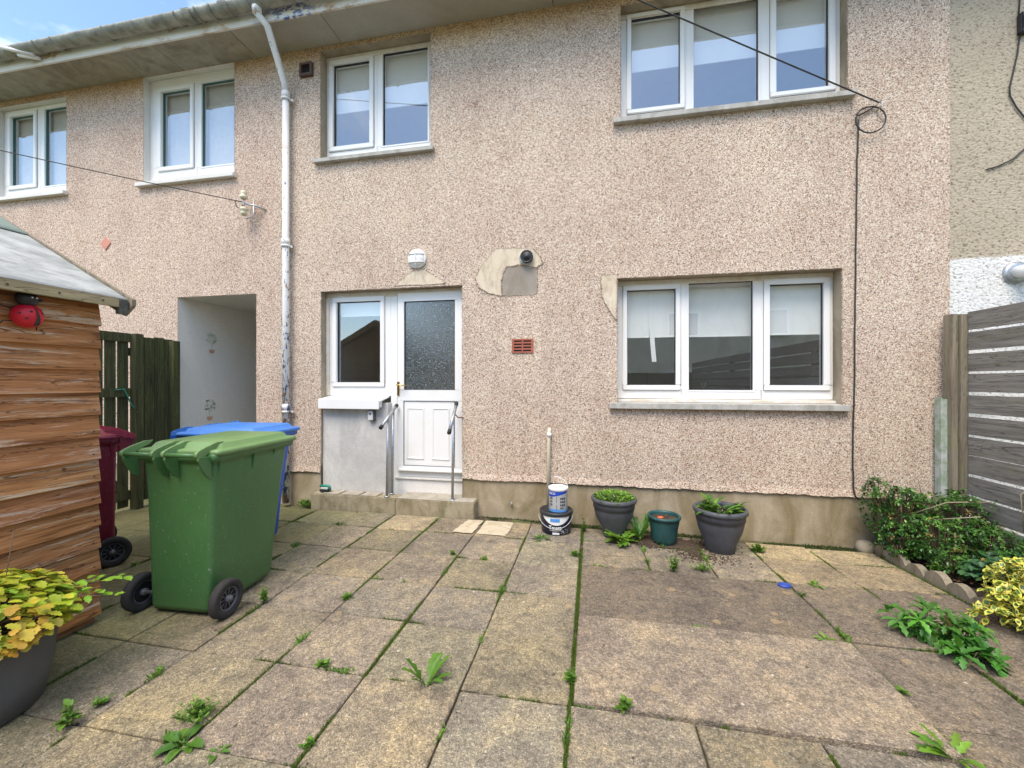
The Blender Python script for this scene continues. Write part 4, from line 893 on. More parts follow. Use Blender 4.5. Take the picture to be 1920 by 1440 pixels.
def tuft(loc, n, H_, Rr, label, leafL=.02, col=LIME, name='weed', seed=0, group='weeds growing between the slabs', z=None):
    random.seed(seed * 7 + 3); o = (loc[0], loc[1], gz(*loc[:2]) if z is None else z); m = MB(); s_ = MB()
    for k in range(n):
        a = random.uniform(0, 6.28); r = Rr * random.random(); top = Vector((o[0] + r * math.cos(a), o[1] + r * math.sin(a) * .7, o[2] + H_ * random.uniform(.4, 1) * (1 - .4 * r / Rr)))
        base = Vector((o[0] + r * .25 * math.cos(a), o[1] + r * .25 * math.sin(a), o[2]))
        m.mi = 1; m.cur = (.10, .18, .03); m.tube([base, base.lerp(top, .5) + Vector((random.uniform(-.004, .004), 0, .004)), top], .0011, 4, cap=False); m.mi = 0
        for q in range(7):
            t = random.uniform(.25, 1); pp = base.lerp(top, t); an = random.uniform(0, 6.28); l_ = leafL * random.uniform(.6, 1.2)
            leaf(m, pp, (math.cos(an), math.sin(an), random.uniform(.0, .9)), l_, l_ * .5, rnd(lerpc(GRN, col, random.uniform(.2, 1))), droop=.4, seg=3)
    t = m.build(name, ['leaf', 'leaf'], None, org=o); return tag(t, label, 'weed', group)
def shrub(name, label, blobs, nleaf, L, W, cols, twigs=30, mat='leaf_glossy', seed=1, rim=None, root=None, cat='shrub', droop=.3, clump=7, twigmat='twig', teeth=0, upb=.45):
    random.seed(seed); base = root or (sum(b[0] for b in blobs) / len(blobs), sum(b[1] for b in blobs) / len(blobs), 0)
    T = thing(name, label, cat, base); m = MB(); tw = MB()
    tot = sum(b[3] * b[4] * b[5] for b in blobs)
    for bx, by, bz, rx, ry, rz in blobs:
        nb = int(nleaf * (rx * ry * rz) / tot / clump)
        for k in range(nb):
            while True:
                v = Vector((random.uniform(-1, 1), random.uniform(-1, 1), random.uniform(-1, 1)))
                if .35 < v.length < 1: break
            v = v.normalized() * (v.length ** .35)
            f = 1 + .5 * noise.noise((v.x * 2.3 + bx * 5, v.y * 2.3, v.z * 2.3))
            c_ = Vector((bx + v.x * rx * f, by + v.y * ry * f, bz + v.z * rz * f))
            if c_.z < .03: c_.z = .03 + random.random() * .05
            if random.random() < .35: tw.tube([(bx + v.x * rx * .2, by + v.y * ry * .2, max(.02, bz - rz * .7)), tuple(c_.lerp(Vector((bx, by, bz)), .4) + Vector((0, 0, .01))), tuple(c_)], [.004, .003, .0015], 4, cap=False)
            cc_ = rnd(random.choice(cols), .22) if random.random() > .05 else rnd((.26, .20, .06), .3); out = Vector((v.x, v.y, v.z * .6 + upb)).normalized()
            for q in range(clump):
                an = 6.28 * q / clump + random.uniform(-.3, .3); s1 = out.cross(Vector((0, 0, 1)) if abs(out.z) < .95 else Vector((1, 0, 0))).normalized(); s2 = out.cross(s1)
                d_ = out * random.uniform(.15, .8) + s1 * math.cos(an) + s2 * math.sin(an); l_ = L * random.uniform(.65, 1.15)
                leaf(m, c_ + d_ * .004 + out * random.uniform(-.02, .01), d_, l_, l_ * W, rnd(cc_, .15) if not rim else rnd(cc_, .2), droop=droop, seg=3 if not teeth else 7, rim=rnd(rim, .12) if rim else None, fold=.3, teeth=teeth)
    m.build('foliage', mat, T); tw.build('stems', twigmat, T)
    return T
rosette(GR(800, 1287), 10, .18, 'upright dandelion with long toothed leaves in the middle of the paving', seed=1, W=.24, upr=1.9, col=(.09, .22, .02))
rosette(GR(1165, 1020, -.04), 26, .20, 'large leafy weed spreading at the foot of the left grey pot', seed=2, W=.34, upr=.9, col=LIME)
rosette((.44, 4.0), 12, .26, 'tall leafy weed rising behind the right side of the left grey pot', seed=3, W=.2, upr=2.6)
shrub('leafy_weed', 'biggest lush green weed with ruffled leaves near the edging stones', [(1.86, 2.76, .09, .11, .09, .09), (1.97, 2.68, .08, .10, .08, .08), (1.78, 2.82, .06, .07, .06, .05)], 230, .08, .42, [(.07, .22, .025), (.05, .17, .02), (.11, .30, .04)], seed=55, mat='leaf', teeth=1, cat='weed', clump=6, upb=.7, droop=.8)
shrub('leafy_weed', 'smaller leafy weed just in front of the biggest weed by the edging', [(1.92, 2.54, .03, .08, .05, .035)], 60, .09, .42, [(.07, .22, .025), (.05, .17, .02)], seed=56, mat='leaf', teeth=1, cat='weed', clump=6, upb=.7, droop=.8)
rosette(GR(1552, 1203), 9, .075, 'small bright weed at the far edge of the rough big slab', seed=6, W=.3, col=LIME)
rosette(GR(1015, 1010), 16, .10, 'low spiky green weed just left below the paint tubs', seed=7, W=.2, upr=.5)
rosette(GR(345, 1398), 10, .10, 'broad-leaved weed low in the joint at the lower left', seed=8, W=.45, upr=.5, teeth=0)
rosette(GR(1790, 1425), 11, .13, 'long-leaved weed at the bottom right corner of the paving', seed=9, W=.26, upr=1.0, col=LIME)
rosette(GR(408, 1412), 6, .05, 'tiny green rosette right of the broad-leaved weed at lower left', seed=10, W=.4, upr=.5, teeth=0)
rosette(GR(1240, 860 + 160, -.03), 8, .08, 'small weed between the green pot and the right grey pot', seed=11, W=.4, upr=.8, teeth=0)
rosette(GR(1530, 1092), 12, .07, 'patch of bright weed beside the blue lid', seed=12, W=.35, upr=.5, col=LIME)
tuft(GR(370, 1348), 46, .09, .11, 'bushy clump of fine-leaved weed in the lower left paving', seed=1, leafL=.018)
tuft(GR(495, 1132), 9, .12, .03, 'upright slender weed beside the front of the green bin', seed=2, leafL=.03)
tuft(GR(130, 1362), 6, .13, .035, 'thin seedling with broad top leaves beside the big planter', seed=3, leafL=.04)
tuft(GR(190, 1322), 10, .04, .05, 'low flat weed right of the thin seedling by the planter', seed=4, leafL=.02)
tuft(GR(1262, 1068), 18, .17, .07, 'feathery upright weed in front of the green pot', seed=5, leafL=.025)
tuft(GR(1320, 1066), 22, .07, .10, 'low straggling weed right of the feathery weed', seed=6, leafL=.02)
tuft(GR(1422, 1030, -.03), 26, .09, .06, 'grey green weed on the joint right of the right grey pot', seed=7, leafL=.03)
tuft(GR(1400, 1000, -.05), 16, .22, .06, 'tall weed standing behind the right grey pot', seed=8, leafL=.035)
tuft(GR(1095, 998, -.02), 12, .16, .05, 'wispy weed between the paint tubs and the left grey pot', seed=9, leafL=.025)
tuft(GR(1078, 1040), 14, .05, .05, 'weed at the top of the long mossy joint', seed=10, leafL=.03)
tuft((-3.25, 4.27), 50, .10, .17, 'thick green weed growing against the wall left of the doorstep', seed=11, leafL=.03)
tuft(GR(1070, 1280), 8, .05, .02, 'little weed in the middle of the long mossy joint', seed=12, leafL=.03)
tuft(GR(1172, 1333), 9, .06, .03, 'little weed on the joint below the rough big slab', seed=13, leafL=.03)
tuft(GR(650, 1122), 14, .03, .04, 'low bright weed on the joint left of the paving centre', seed=14, leafL=.025)
tuft(GR(605, 1250), 10, .035, .03, 'small dark weed where four slabs meet at centre left', seed=15, leafL=.025)
tuft(GR(848, 1040), 8, .035, .03, 'small bright weed near the far middle of the paving', seed=16, leafL=.025)
tuft(GR(1690, 1300), 10, .03, .03, 'small weed in front of the leafy weeds at the right', seed=17, leafL=.02)
tuft(GR(945, 965, 0), 14, .05, .05, 'small green weed at the foot of the plinth right of the step', seed=18, leafL=.025)
tuft(GR(580, 1400), 8, .03, .03, 'tiny seedling at the bottom edge left of centre', seed=19, leafL=.02)
# moss and fine grass in the joints
random.seed(21); m = MB(); m.smooth = False
def inside(x, y): return -3.6 < x < 2.47 and .7 < y < 4.3
for (a, b) in JOINTS:
    L_ = math.hypot(b[0] - a[0], b[1] - a[1]); vertical = abs(a[0] - b[0]) < 1e-6
    main = vertical and abs(a[0] + .09) < .03
    for k in range(int(L_ * 760)):
        t = random.random(); x = a[0] + (b[0] - a[0]) * t; y = a[1] + (b[1] - a[1]) * t
        if not inside(x, y): continue
        dens = noise.noise((x * 2.2, y * 2.2, 2)) + .6 * noise.noise((x * 8, y * 8, 2)) + (.24 if main else (.0 if vertical else -.16))
        if dens < .05: continue
        x += random.gauss(0, .004) if vertical else 0; y += 0 if vertical else random.gauss(0, .004)
        h = random.uniform(.004, .014) * (1 + max(0, dens) * .9); z = gz(x, y) - .012; an = random.uniform(0, 6.28); l_ = random.uniform(.0, .9) * h; wv_ = random.uniform(.0015, .004)
        m.cur = rnd(lerpc((.07, .10, .018), (.17, .28, .04), random.random() ** 1.2)); e = (wv_ * math.cos(an), wv_ * math.sin(an))
        i = m.add([(x - e[0], y - e[1], z), (x + e[0], y + e[1], z), (x + e[1] * 1.5 + l_ * math.sin(an) * .6, y - e[0] + l_ * math.cos(an) * .6, z + .012 + h)]); m.face((i, i + 1, i + 2))
spots = []
for k in range(230):
    a, b = random.choice(JOINTS); t = random.random(); x, y = a[0] + (b[0] - a[0]) * t, a[1] + (b[1] - a[1]) * t
    if not inside(x, y): continue
    vert = abs(a[0] - b[0]) < 1e-6; R_ = random.choice([.012, .02, .02, .035]); hh = random.choice([.012, .02, .035]); base_c = lerpc((.07, .13, .02), (.17, .33, .04), random.random())
    for q in range(int(30 * R_ / .02)):
        u_, v_ = random.gauss(0, R_), random.gauss(0, .007); px__, py__ = (x + v_, y + u_) if vert else (x + u_, y + v_); z = gz(px__, py__) - .008
        an = random.uniform(0, 6.28); h = hh * random.uniform(.4, 1.2); wv_ = random.uniform(.002, .005); m.cur = rnd(base_c); lx, ly = h * .8 * math.cos(an), h * .8 * math.sin(an)
        i = m.add([(px__ - wv_ * math.sin(an), py__ + wv_ * math.cos(an), z), (px__ + wv_ * math.sin(an), py__ - wv_ * math.cos(an), z), (px__ + lx * .6 + wv_ * math.sin(an), py__ + ly * .6 - wv_ * math.cos(an), z + h * .8), (px__ + lx, py__ + ly, z + h), (px__ + lx * .6 - wv_ * math.sin(an), py__ + ly * .6 + wv_ * math.cos(an), z + h * .8)]); m.face((i, i + 1, i + 2, i + 3, i + 4))
for k in range(9000):          # mossy gutter along the plinth
    x = random.uniform(-1.2, 2.4); y = random.uniform(4.215, 4.37)
    if noise.noise((x * 3, y * 6, 7)) < -.15: continue
    z = gz(x, y) - .024; h = random.uniform(.006, .02); an = random.uniform(0, 6.28); m.cur = rnd(lerpc((.025, .04, .008), (.09, .15, .02), random.random() ** 2))
    e = (.004 * math.cos(an), .004 * math.sin(an)); i = m.add([(x - e[0], y - e[1], z), (x + e[0], y + e[1], z), (x + e[1], y - e[0], z + h)]); m.face((i, i + 1, i + 2))
tag(m.build('joint_moss', 'leaf'), 'moss and fine grass growing in the joints between the slabs', 'moss', kind='stuff')
# gravel crumbs and grit
random.seed(31); m = MB()
for k in range(1500):
    x, y = random.uniform(-3.2, 2.4), random.uniform(.9, 4.2)
    if random.random() > .25 and not (noise.noise((x * 1.5, y * 1.5, 9)) > .25): continue
    r = random.uniform(.0015, .005); z = gz(x, y) + .003; g = random.choice([.5, .35, .07, .1, .05]); m.cur = (g, g * .9, g * .75)
    i = m.add([(x + r * math.cos(a) * random.uniform(.6, 1.3), y + r * math.sin(a) * random.uniform(.6, 1.3), z - .001) for a in (0, 1.6, 3.1, 4.7)] + [(x, y, z + r * .7)])
    for q in range(4): m.face((i + q, i + (q + 1) % 4, i + 4))
tag(m.build('grit', 'leaf'), 'loose grit and crumbs of mortar scattered over the slabs', 'grit', kind='stuff')
# ------------------------------------------------------------------ planting bed
random.seed(41)
m = MB(); gridsheet(m, 2.52, 3.24, -1, 4.36, 16, 90, lambda x, y: gz(x, y) + .035 + .03 * noise.noise((x * 6, y * 6, 1)) + .015 * noise.noise((x * 25, y * 25, 1)) + .03 * sm(2.6, 2.9, x)); tag(m.build('soil_bed', 'soil'), kind='structure')
m = MB(); random.seed(42)
for k in range(420):
    x, y = random.uniform(2.54, 3.2), random.uniform(1.8, 4.3); an = random.uniform(0, 6.28); l_ = random.uniform(.02, .05)
    leaf(m, (x, y, gz(x, y) + .06 + .02 * noise.noise((x * 6, y * 6, 1)) + random.uniform(0, .015)), (math.cos(an), math.sin(an), random.uniform(-.2, .3)), l_, l_ * .55, rnd(random.choice([(.16, .08, .04), (.25, .14, .07), (.08, .05, .03), (.33, .22, .12)])), seg=2)
tag(m.build('leaf_litter', 'leaf'), 'brown dead leaves lying on the soil of the bed', 'leaf litter', kind='stuff')
# scalloped edging
ES = [(3.66, 4.22, 'scalloped concrete edging stone nearest the house wall'), (3.08, 3.65, 'second scalloped edging stone from the house wall'), (2.50, 3.07, 'third scalloped edging stone, beside the variegated shrub'), (1.9, 2.49, 'last scalloped edging stone, at the right edge of the photo')]
for y0, y1, lb in ES:
    m = MB(); n = 3; pts = []; bz = gz(2.5, (y0 + y1) / 2); w_ = (y1 - y0) / n
    for k in range(n):
        for q in range(7): t = q / 6; pts.append((y0 + w_ * (k + t), bz + .035 + .055 * math.sin(math.pi * t) ** .7 + .003 * random.random()))
    poly = [(2.463, y0, bz - .1)] + [(2.463, y, z) for y, z in pts] + [(2.463, y1, bz - .1)]
    m.prism(poly, (.052, 0, 0)); o = m.build('edging_stone', 'edging_concrete', None, org=(2.49, (y0 + y1) / 2, bz), bevel=.004); tag(o, lb, 'edging stone', 'scalloped stones edging the bed')
m = MB(); o = (2.42, 4.27, gz(2.4, 4.27)); m.lathe(o[0], o[1], [(.07, -.03), (.075, .03), (.06, .07), (.03, .085)], 9, cap1=True, z0=o[2]); m.build('loose_stone', 'edging_concrete', None, org=o); tag(bpy.data.objects['loose_stone'], 'rough loose stone against the plinth at the corner of the bed', 'stone')
shrub('evergreen_shrub', 'dense dark evergreen shrub with small glossy leaves in the corner by the wall', [(2.46, 4.15, .46, .13, .12, .15), (2.62, 4.12, .3, .24, .18, .26), (2.92, 4.02, .28, .26, .24, .26), (2.70, 3.86, .2, .22, .22, .19), (2.5, 4.0, .13, .13, .14, .14), (2.92, 3.72, .2, .2, .2, .18), (2.64, 3.66, .12, .12, .14, .1)], 12500, .028, .55, [DKG, (.045, .13, .022), (.07, .19, .03), (.03, .09, .016), (.12, .28, .05), (.15, .32, .06)], seed=51)
m = MB()
for a in ([(2.6, 4.0, .35), (2.75, 3.85, .5), (3.0, 3.8, .53)], [(2.75, 4.1, .45), (2.72, 4.1, .62), (2.76, 4.12, .66)], [(3.12, 3.7, .35), (3.1, 3.7, .62), (3.2, 3.68, .72)], [(2.65, 3.95, .32), (2.85, 3.7, .44)], [(3.2, 3.6, .3), (3.24, 3.5, .62)]): m.tube(a, .004, 5)
o = m.build('dead_stem', 'twig_pale', None, org=(2.75, 3.9, .3)); tag(o, 'pale leafless stems poking out of the dark shrub in the corner', 'stems')
shrub('geranium', 'low clump of rounded grey green leaves in the bed beside the fence', [(2.74, 3.46, .12, .13, .14, .06), (2.92, 3.55, .15, .16, .16, .07), (3.1, 3.66, .14, .1, .14, .07), (2.86, 3.36, .12, .14, .1, .06)], 1300, .05, .95, [(.05, .15, .05), (.075, .19, .07), (.04, .12, .04)], seed=52, mat='leaf', teeth=1, cat='plant', clump=5, upb=.9)
shrub('variegated_shrub', 'green shrub with yellow edged leaves overhanging the edging at the right', [(2.56, 3.07, .24, .13, .12, .12), (2.46, 2.97, .14, .12, .10, .09), (2.66, 2.95, .27, .16, .14, .16), (2.36, 2.96, .07, .09, .08, .045), (2.48, 2.84, .1, .12, .1, .07)], 1000, .062, .52, [(.05, .16, .04), (.08, .2, .05), (.04, .12, .05)], seed=53, rim=(.62, .58, .10), clump=5, upb=.4)
shrub('bed_weed', 'dark leafy plant at the foot of the fence behind the rounded leaves', [(3.12, 3.95, .16, .09, .14, .12), (3.14, 3.5, .13, .08, .2, .08)], 500, .05, .6, [DKG, (.03, .1, .02)], seed=54, cat='plant', mat='leaf')
tuft((2.52, 3.62), 16, .08, .05, 'small grey green weed leaning over the scalloped edging', seed=30, leafL=.03, z=.03, group='weeds in the planting bed')

# ------------------------------------------------------------------ fence at the right
FX = 3.14
FE = thing('slatted_fence', 'tall weathered grey fence of wide horizontal boards at the right', 'fence', (FX, 3, 0))
m = MB(); random.seed(61); k = 0; z = .0
tops = []
zz = 2.045
for k in range(12):
    h = .152; 
    if k in (6,): gap = .006
    else: gap = random.uniform(.02, .028)
    z0 = zz - h
    for y0, y1 in ((2.35, 4.19), (.5, 2.345), (-1.35, .495), (-3.2, -1.355), (-5, -3.205)):
        g = random.uniform(.8, 1.15); m.cur = (g, g * random.uniform(.97, 1.03), g * random.uniform(.95, 1.02)); dz_ = random.uniform(-.003, .003)
        m.box(FX, FX + .022, y0, y1, z0 + dz_, zz + dz_)
    zz = z0 - gap
    if zz < .08: break
m.build('boards', 'fence_grey', FE, bevel=.002)
for y in (2.34, .5, -1.35, -3.2): m = MB(); m.box(FX + .024, FX + .115, y - .045, y + .045, -.1, 2.03); m.build('post', 'post_grey', FE)
m = MB(); m.cur = (1, 1, 1); xa_ = PX(1784, 4.22); m.box(xa_, xa_ + .046, 4.215, 4.31, -.1, PZ(1800, 588, 4.21)); m.cur = (.75, .75, .7); m.box(xa_ + .048, FX + .012, 4.195, 4.30, -.1, PZ(1800, 588, 4.2) - .004)
m.build('end_post', 'post_grey', FE, bevel=.003)
mp0, mp1 = PX(1763, 4.27), PX(1786, 4.27)
m = MB(); zt = PZ(1772, 748, 4.26); m.box(mp0 + .012, mp1, 4.262, 4.268, -.1, zt); m.box(mp0, mp0 + .008, 4.262, 4.33, -.1, zt + .015); m.box(mp0 + .008, mp0 + .0119, 4.262, 4.268, -.1, zt)
o = m.build('metal_post', 'galvanised_mossy', None, org=(mp0, 4.27, 0)); tag(o, 'short galvanised steel angle post stained green between the wall and the fence', 'post')
m = MB()
for z in (.9, 1.14, .55): m.tube([(mp1 - .02, 4.262, z), (mp1 - .02, 4.254, z)], .008, 8)
m.build('bolt', 'galvanised', o)
# ------------------------------------------------------------------ shed
SX, SY = -2.92, 1.98
SH = thing('garden_shed', 'weathered orange brown timber shed with grey felt roof at the left', 'shed', (SX, SY - 1, 0))
m = MB(); random.seed(71); z = .05; nb = 14; bh = .1335
for k in range(nb):
    z0 = z + k * bh; g = random.uniform(.75, 1.2); m.cur = (g, random.uniform(.8, 1.05) * g, random.uniform(.6, 1.1) * g)
    w1 = random.uniform(-.003, .003); prof = lambda y: [(SX - .022, y, z0 + bh + .012), (SX - .014, y, z0 + bh + .008), (SX + .010 + w1, y, z0 + .003), (SX - .012, y, z0 - .002)]
    n = 12; ys = [SY - 2.4 * i / n for i in range(n + 1)]; ring_ = []
    for y in ys:
        j1 = .002 * noise.noise((y * 1.7, k * 3.1, 0)); j2 = .003 * noise.noise((y * 4, k * 5.1, 3)); pf = prof(y)
        ring_.append(m.add([(p_[0] + (j2 if q in (1, 2) else 0), p_[1] + (random.uniform(-.004, .002) if y == SY and False else 0), p_[2] + j1) for q, p_ in enumerate(pf)]))
    for a, b in zip(ring_, ring_[1:]):
        for q in range(4): m.face((a + q, a + (q + 1) % 4, b + (q + 1) % 4, b + q))
    m.face([ring_[0] + q for q in range(4)][::-1]); m.face([ring_[-1] + q for q in range(4)])
m.cur = (1, 1, 1); m.mi = 1
for k in range(nb):
    for yy in (SY - .035, SY - .62, SY - 1.2): q = z + k * bh + .035 + random.uniform(-.006, .006); yy += random.uniform(-.006, .006); m.tube([(SX, yy, q), (SX + .0105, yy, q)], .0035, 6)
m.build('side_cladding', ['shed_wood', 'brown_plastic'], SH)
m = MB()
for k in range(nb):
    z0 = z + k * bh; g = random.uniform(.75, 1.1); m.cur = (g, g, g); m.prism([(SX - .03, SY + .002, z0), (SX - .03, SY + .016, z0 + .004), (SX - .03, SY + .004, z0 + bh), (SX - .03, SY - .01, z0 + bh)], (-2.0, 0, 0))
m.cur = (.9, .9, .9); m.prism([(SX - .03, SY, z + nb * bh), (SX - 1.05, SY, 2.52), (SX - 2.03, SY, z + nb * bh)], (0, -.02, 0)); m.build('gable_cladding', 'post_grey', SH)
m = MB(); m.box(SX - .03, SX - 2.02, SY - 2.4, SY - .02, .04, 1.9); m.build('carcass', 'dark_void', SH)
m = MB(); m.cur = (.6, .6, .6)
for x in (SX - .06, SX - 1, SX - 1.95): m.box(x - .04, x + .03, SY - 2.45, SY - .01, -.02, .045)
m.build('bearer', 'shed_wood', SH)
sl = .553; ex, ez = -2.80, 1.945                       # eave edge
def roofpt(x, y, up=0): return (x, y, ez + (ex - x) * sl + up)
rx_ = ex - 1.13
m = MB(); m.cur = (1, 1, 1)
ys = [2.03 - i * .2 for i in range(0, 14)]
def felt(xa, xb, up, mat, nm):
    m = MB(); nx = 8; g = []
    for i in range(nx + 1):
        x = xa + (xb - xa) * i / nx
        for y in ys: g.append(Vector(roofpt(x, y, up + .004 * noise.noise((x * 4, y * 3, up * 50)))))
    b = m.add(g); c_ = m.add([v - Vector((0, 0, .006)) for v in g]); N_ = len(ys); m.smooth = True
    for i in range(nx):
        for j in range(N_ - 1): k = b + i * N_ + j; m.face((k, k + 1, k + N_ + 1, k + N_)); k = c_ + i * N_ + j; m.face((k, k + N_, k + N_ + 1, k + 1))
    for j in range(N_ - 1): m.face((b + j, c_ + j, c_ + j + 1, b + j + 1))
    return m.build(nm, mat, SH)
felt(ex + .012, ex - .82, .018, 'roof_felt', 'roof_felt'); felt(ex - .78, rx_, .027, 'roof_felt_green', 'roof_felt')
m = MB(); m.prism([roofpt(ex, 2.02, .0), roofpt(rx_, 2.02, .0), roofpt(rx_, 2.02, .012), roofpt(ex, 2.02, .012)], (0, -2.5, 0)); m.prism([(rx_, 2.02, ez + 1.13 * sl), (rx_ - 1.15, 2.02, ez - .02), (rx_ - 1.15, 2.02, ez), (rx_, 2.02, ez + 1.13 * sl + .02)], (0, -2.5, 0)); m.build('roof_deck', 'felt_edge', SH)
m = MB(); g = .9; m.cur = (1, 1, 1); m.box(ex + .002, ex + .02, -.5, 1.985, ez - .048, ez + .006); m.build('eave_strip', 'lath_wood', SH, bevel=.002)
m = MB(); m.cur = (.8, .8, .8); bw = .10
m.prism([(ex + .05, 2.035, ez - .03), (ex - .02, 2.035, ez - .09), (rx_, 2.035, ez + 1.13 * sl - .09), (rx_, 2.035, ez + 1.13 * sl + .022), (ex + .05, 2.035, ez + .008)], (0, .022, 0)); m.prism([(rx_, 2.035, ez + 1.13 * sl + .022), (rx_, 2.035, ez + 1.13 * sl - .09), (rx_ - 1.2, 2.035, ez - .09), (rx_ - 1.2, 2.035, ez - .01)], (0, .022, 0)); m.build('bargeboard', 'post_grey', SH, bevel=.002)
m = MB(); m.prism([(ex + .002, 2.028, ez + .012), (ex + .03, 2.028, ez - .0), (ex + .022, 2.028, ez - .09), (ex - .012, 2.028, ez - .085)], (0, -.045, 0)); m.build('felt_flap', 'felt_edge', SH, bevel=.003)
m = MB()
for k in range(9): y = 1.9 - k * .2; m.tube([(ex + .019, y, ez - .022), (ex + .023, y, ez - .022)], .006, 6)
m.build('nails', 'brown_plastic', SH)
# ladybird on the shed
def shedpt(u, v, X): y, z = on_side(u, v, X); return Vector((X, y, z))
c = shedpt(51, 592, SX + .05); LB = thing('ladybird_ornament', 'red and black metal ladybird ornament hanging on the shed side', 'ornament', c)
def ellip(m, c, r, n=28, q=16, M=None):
    b = len(m.v); rings = []
    for i in range(q + 1):
        th = math.pi * i / q; rings.append(m.add([(r[0] * math.sin(th) * math.cos(2 * math.pi * k / n), r[1] * math.sin(th) * math.sin(2 * math.pi * k / n), r[2] * math.cos(th)) for k in range(n)]))
    m.smooth = True
    for a, d in zip(rings, rings[1:]):
        for k in range(n): m.face((a + k, d + k, d + (k + 1) % n, a + (k + 1) % n))
    T = Matrix.Translation(c) @ (M or Matrix.Identity(4)); m.xf(T, b)
tilt = Matrix.Rotation(R(8), 4, 'X')
m = MB(); ellip(m, c, (.055, .062, .062), M=tilt); m.build('shell', 'lady_red', LB)
m = MB(); ellip(m, c + Vector((.006, -.004, .086)), (.038, .044, .043), M=tilt); m.build('head', 'lady_black', LB)
m = MB(); ellip(m, c + Vector((.026, .036, .084)), (.009, .01, .008)); m.build('nose', 'black_plastic', LB)
m = MB(); cc_ = c
for yy in (.0, .018): ellip(m, c + Vector((.042, yy - .004, .092)), (.004, .006, .005), 10, 6)
m.build('eye', 'keysafe_face', LB)
def onshell(y, z, e=1.012): x = .055 * math.sqrt(max(0, 1 - (y / .062) ** 2 - (z / .062) ** 2)); return Vector((x * e, y * e, z * e))
m = MB(); pts = [onshell(.018, i * .0065) for i in range(-8, 9)]
for a, b in zip(pts, pts[1:]):
    wa = .0012 + .011 * max(0, .5 - a.z / .09); wb = .0012 + .011 * max(0, .5 - b.z / .09)
    A = [onshell(.012 - wa, a.z, 1.02), onshell(.012 + wa, a.z, 1.02), onshell(.012 + wb, b.z, 1.02), onshell(.012 - wb, b.z, 1.02)]; m.quad(*[tilt @ q + c for q in A])
m.build('stripe', 'lady_black', LB)
m = MB()
for y, z in ((-.010, .020), (-.030, -.014), (.036, .010), (-.046, .014)):
    q = onshell(y, z, 1.0); ellip(m, c + (tilt @ q), (.004, .006, .005), 12, 8)
m.build('spot', 'lady_black', LB)
m = MB()
for s_ in (-1, 1):
    a = c + Vector((.01, .006 + s_ * .008, .122)); m.tube([a, a + Vector((0, 0, .03))] + [a + Vector((0, s_ * .012 - s_ * .012 * math.cos(t), .03 + .012 * math.sin(t))) for t in (.6, 1.2, 1.8, 2.5, 3.2, 4.0)], .0013, 5)
m.build('antenna', 'galvanised', LB)
m = MB()
for dy, dz, ey, ez_ in ((-.045, .03, -.10, .06), (-.045, -.03, -.09, -.05), (.03, -.045, .048, -.07)): m.tube([c + Vector((-.02, dy, dz)), c + Vector((-.015, ey * .85 + dy * .15, ez_ * .7)), c + Vector((-.02, ey, ez_))], .003, 6)
m.build('leg', 'lady_black', LB)
# ------------------------------------------------------------------ fence and gate beside the passage
BX = -5.20
GF = thing('timber_fence', 'dark green stained timber fence panel beside the covered passage', 'fence', (BX, 4.1, 0))
m = MB(); random.seed(81); y = 4.30
gzt = 2.0
while y > 3.86:
    wd_ = random.uniform(.09, .12); g = random.uniform(.7, 1.2); m.cur = (g, g, g); m.box(BX + random.uniform(0, .006), BX + .022, y - wd_, y, .06, gzt - .02 + random.uniform(-.015, .015)); y -= wd_ + .004
m.build('boards', 'gate_green', GF, bevel=.002)
m = MB(); m.cur = (1, 1, 1); m.box(BX + .022, BX + .1, 4.24, 4.325, -.1, gzt - .04); m.build('post', 'gate_green', GF, bevel=.003); m = MB(); m.box(BX + .024, BX + .11, 3.80, 3.885, -.1, gzt); m.build('post', 'gate_green', GF, bevel=.003); m = MB(); m.box(BX - .05, BX - .002, 3.8, 4.3, gzt - .25, gzt - .16); m.build('rail', 'gate_green', GF, bevel=.003)
GA = thing('garden_gate', 'dark green wooden gate with open slats half hidden by the shed', 'gate', (BX, 3.5, 0))
yg0, yg1 = 2.85, 3.79
for za_, zb2_ in ((gzt - .1, gzt), (1.28, 1.38), (.12, .22)): m = MB(); m.box(BX + .02, BX + .05, yg0, yg1, za_, zb2_); m.build('rail', 'gate_green', GA, bevel=.002)
m = MB(); y = yg1
while y > yg0 + .1: g = random.uniform(.7, 1.3); m.cur = (g, g, g); m.box(BX, BX + .018, y - .105, y, .03, gzt - .06); y -= .125
m.build('slats', 'gate_green', GA, bevel=.002)
m = MB(); m.cur = (.9, .9, .9); m.prism([(BX + .022, yg1 - .02, .22), (BX + .022, yg1 - .13, .22), (BX + .022, yg0, 1.2), (BX + .022, yg0, 1.28)], (.025, 0, 0)); m.build('brace', 'gate_green', GA)
m = MB(); m.tube([(BX + .06, 3.62, 1.36), (BX + .08, 3.70, 1.37), (BX + .07, 3.78, 1.2), (BX + .11, 3.82, 1.1)], .007, 6); m.build('tie_cord', 'teal_plastic', GA)
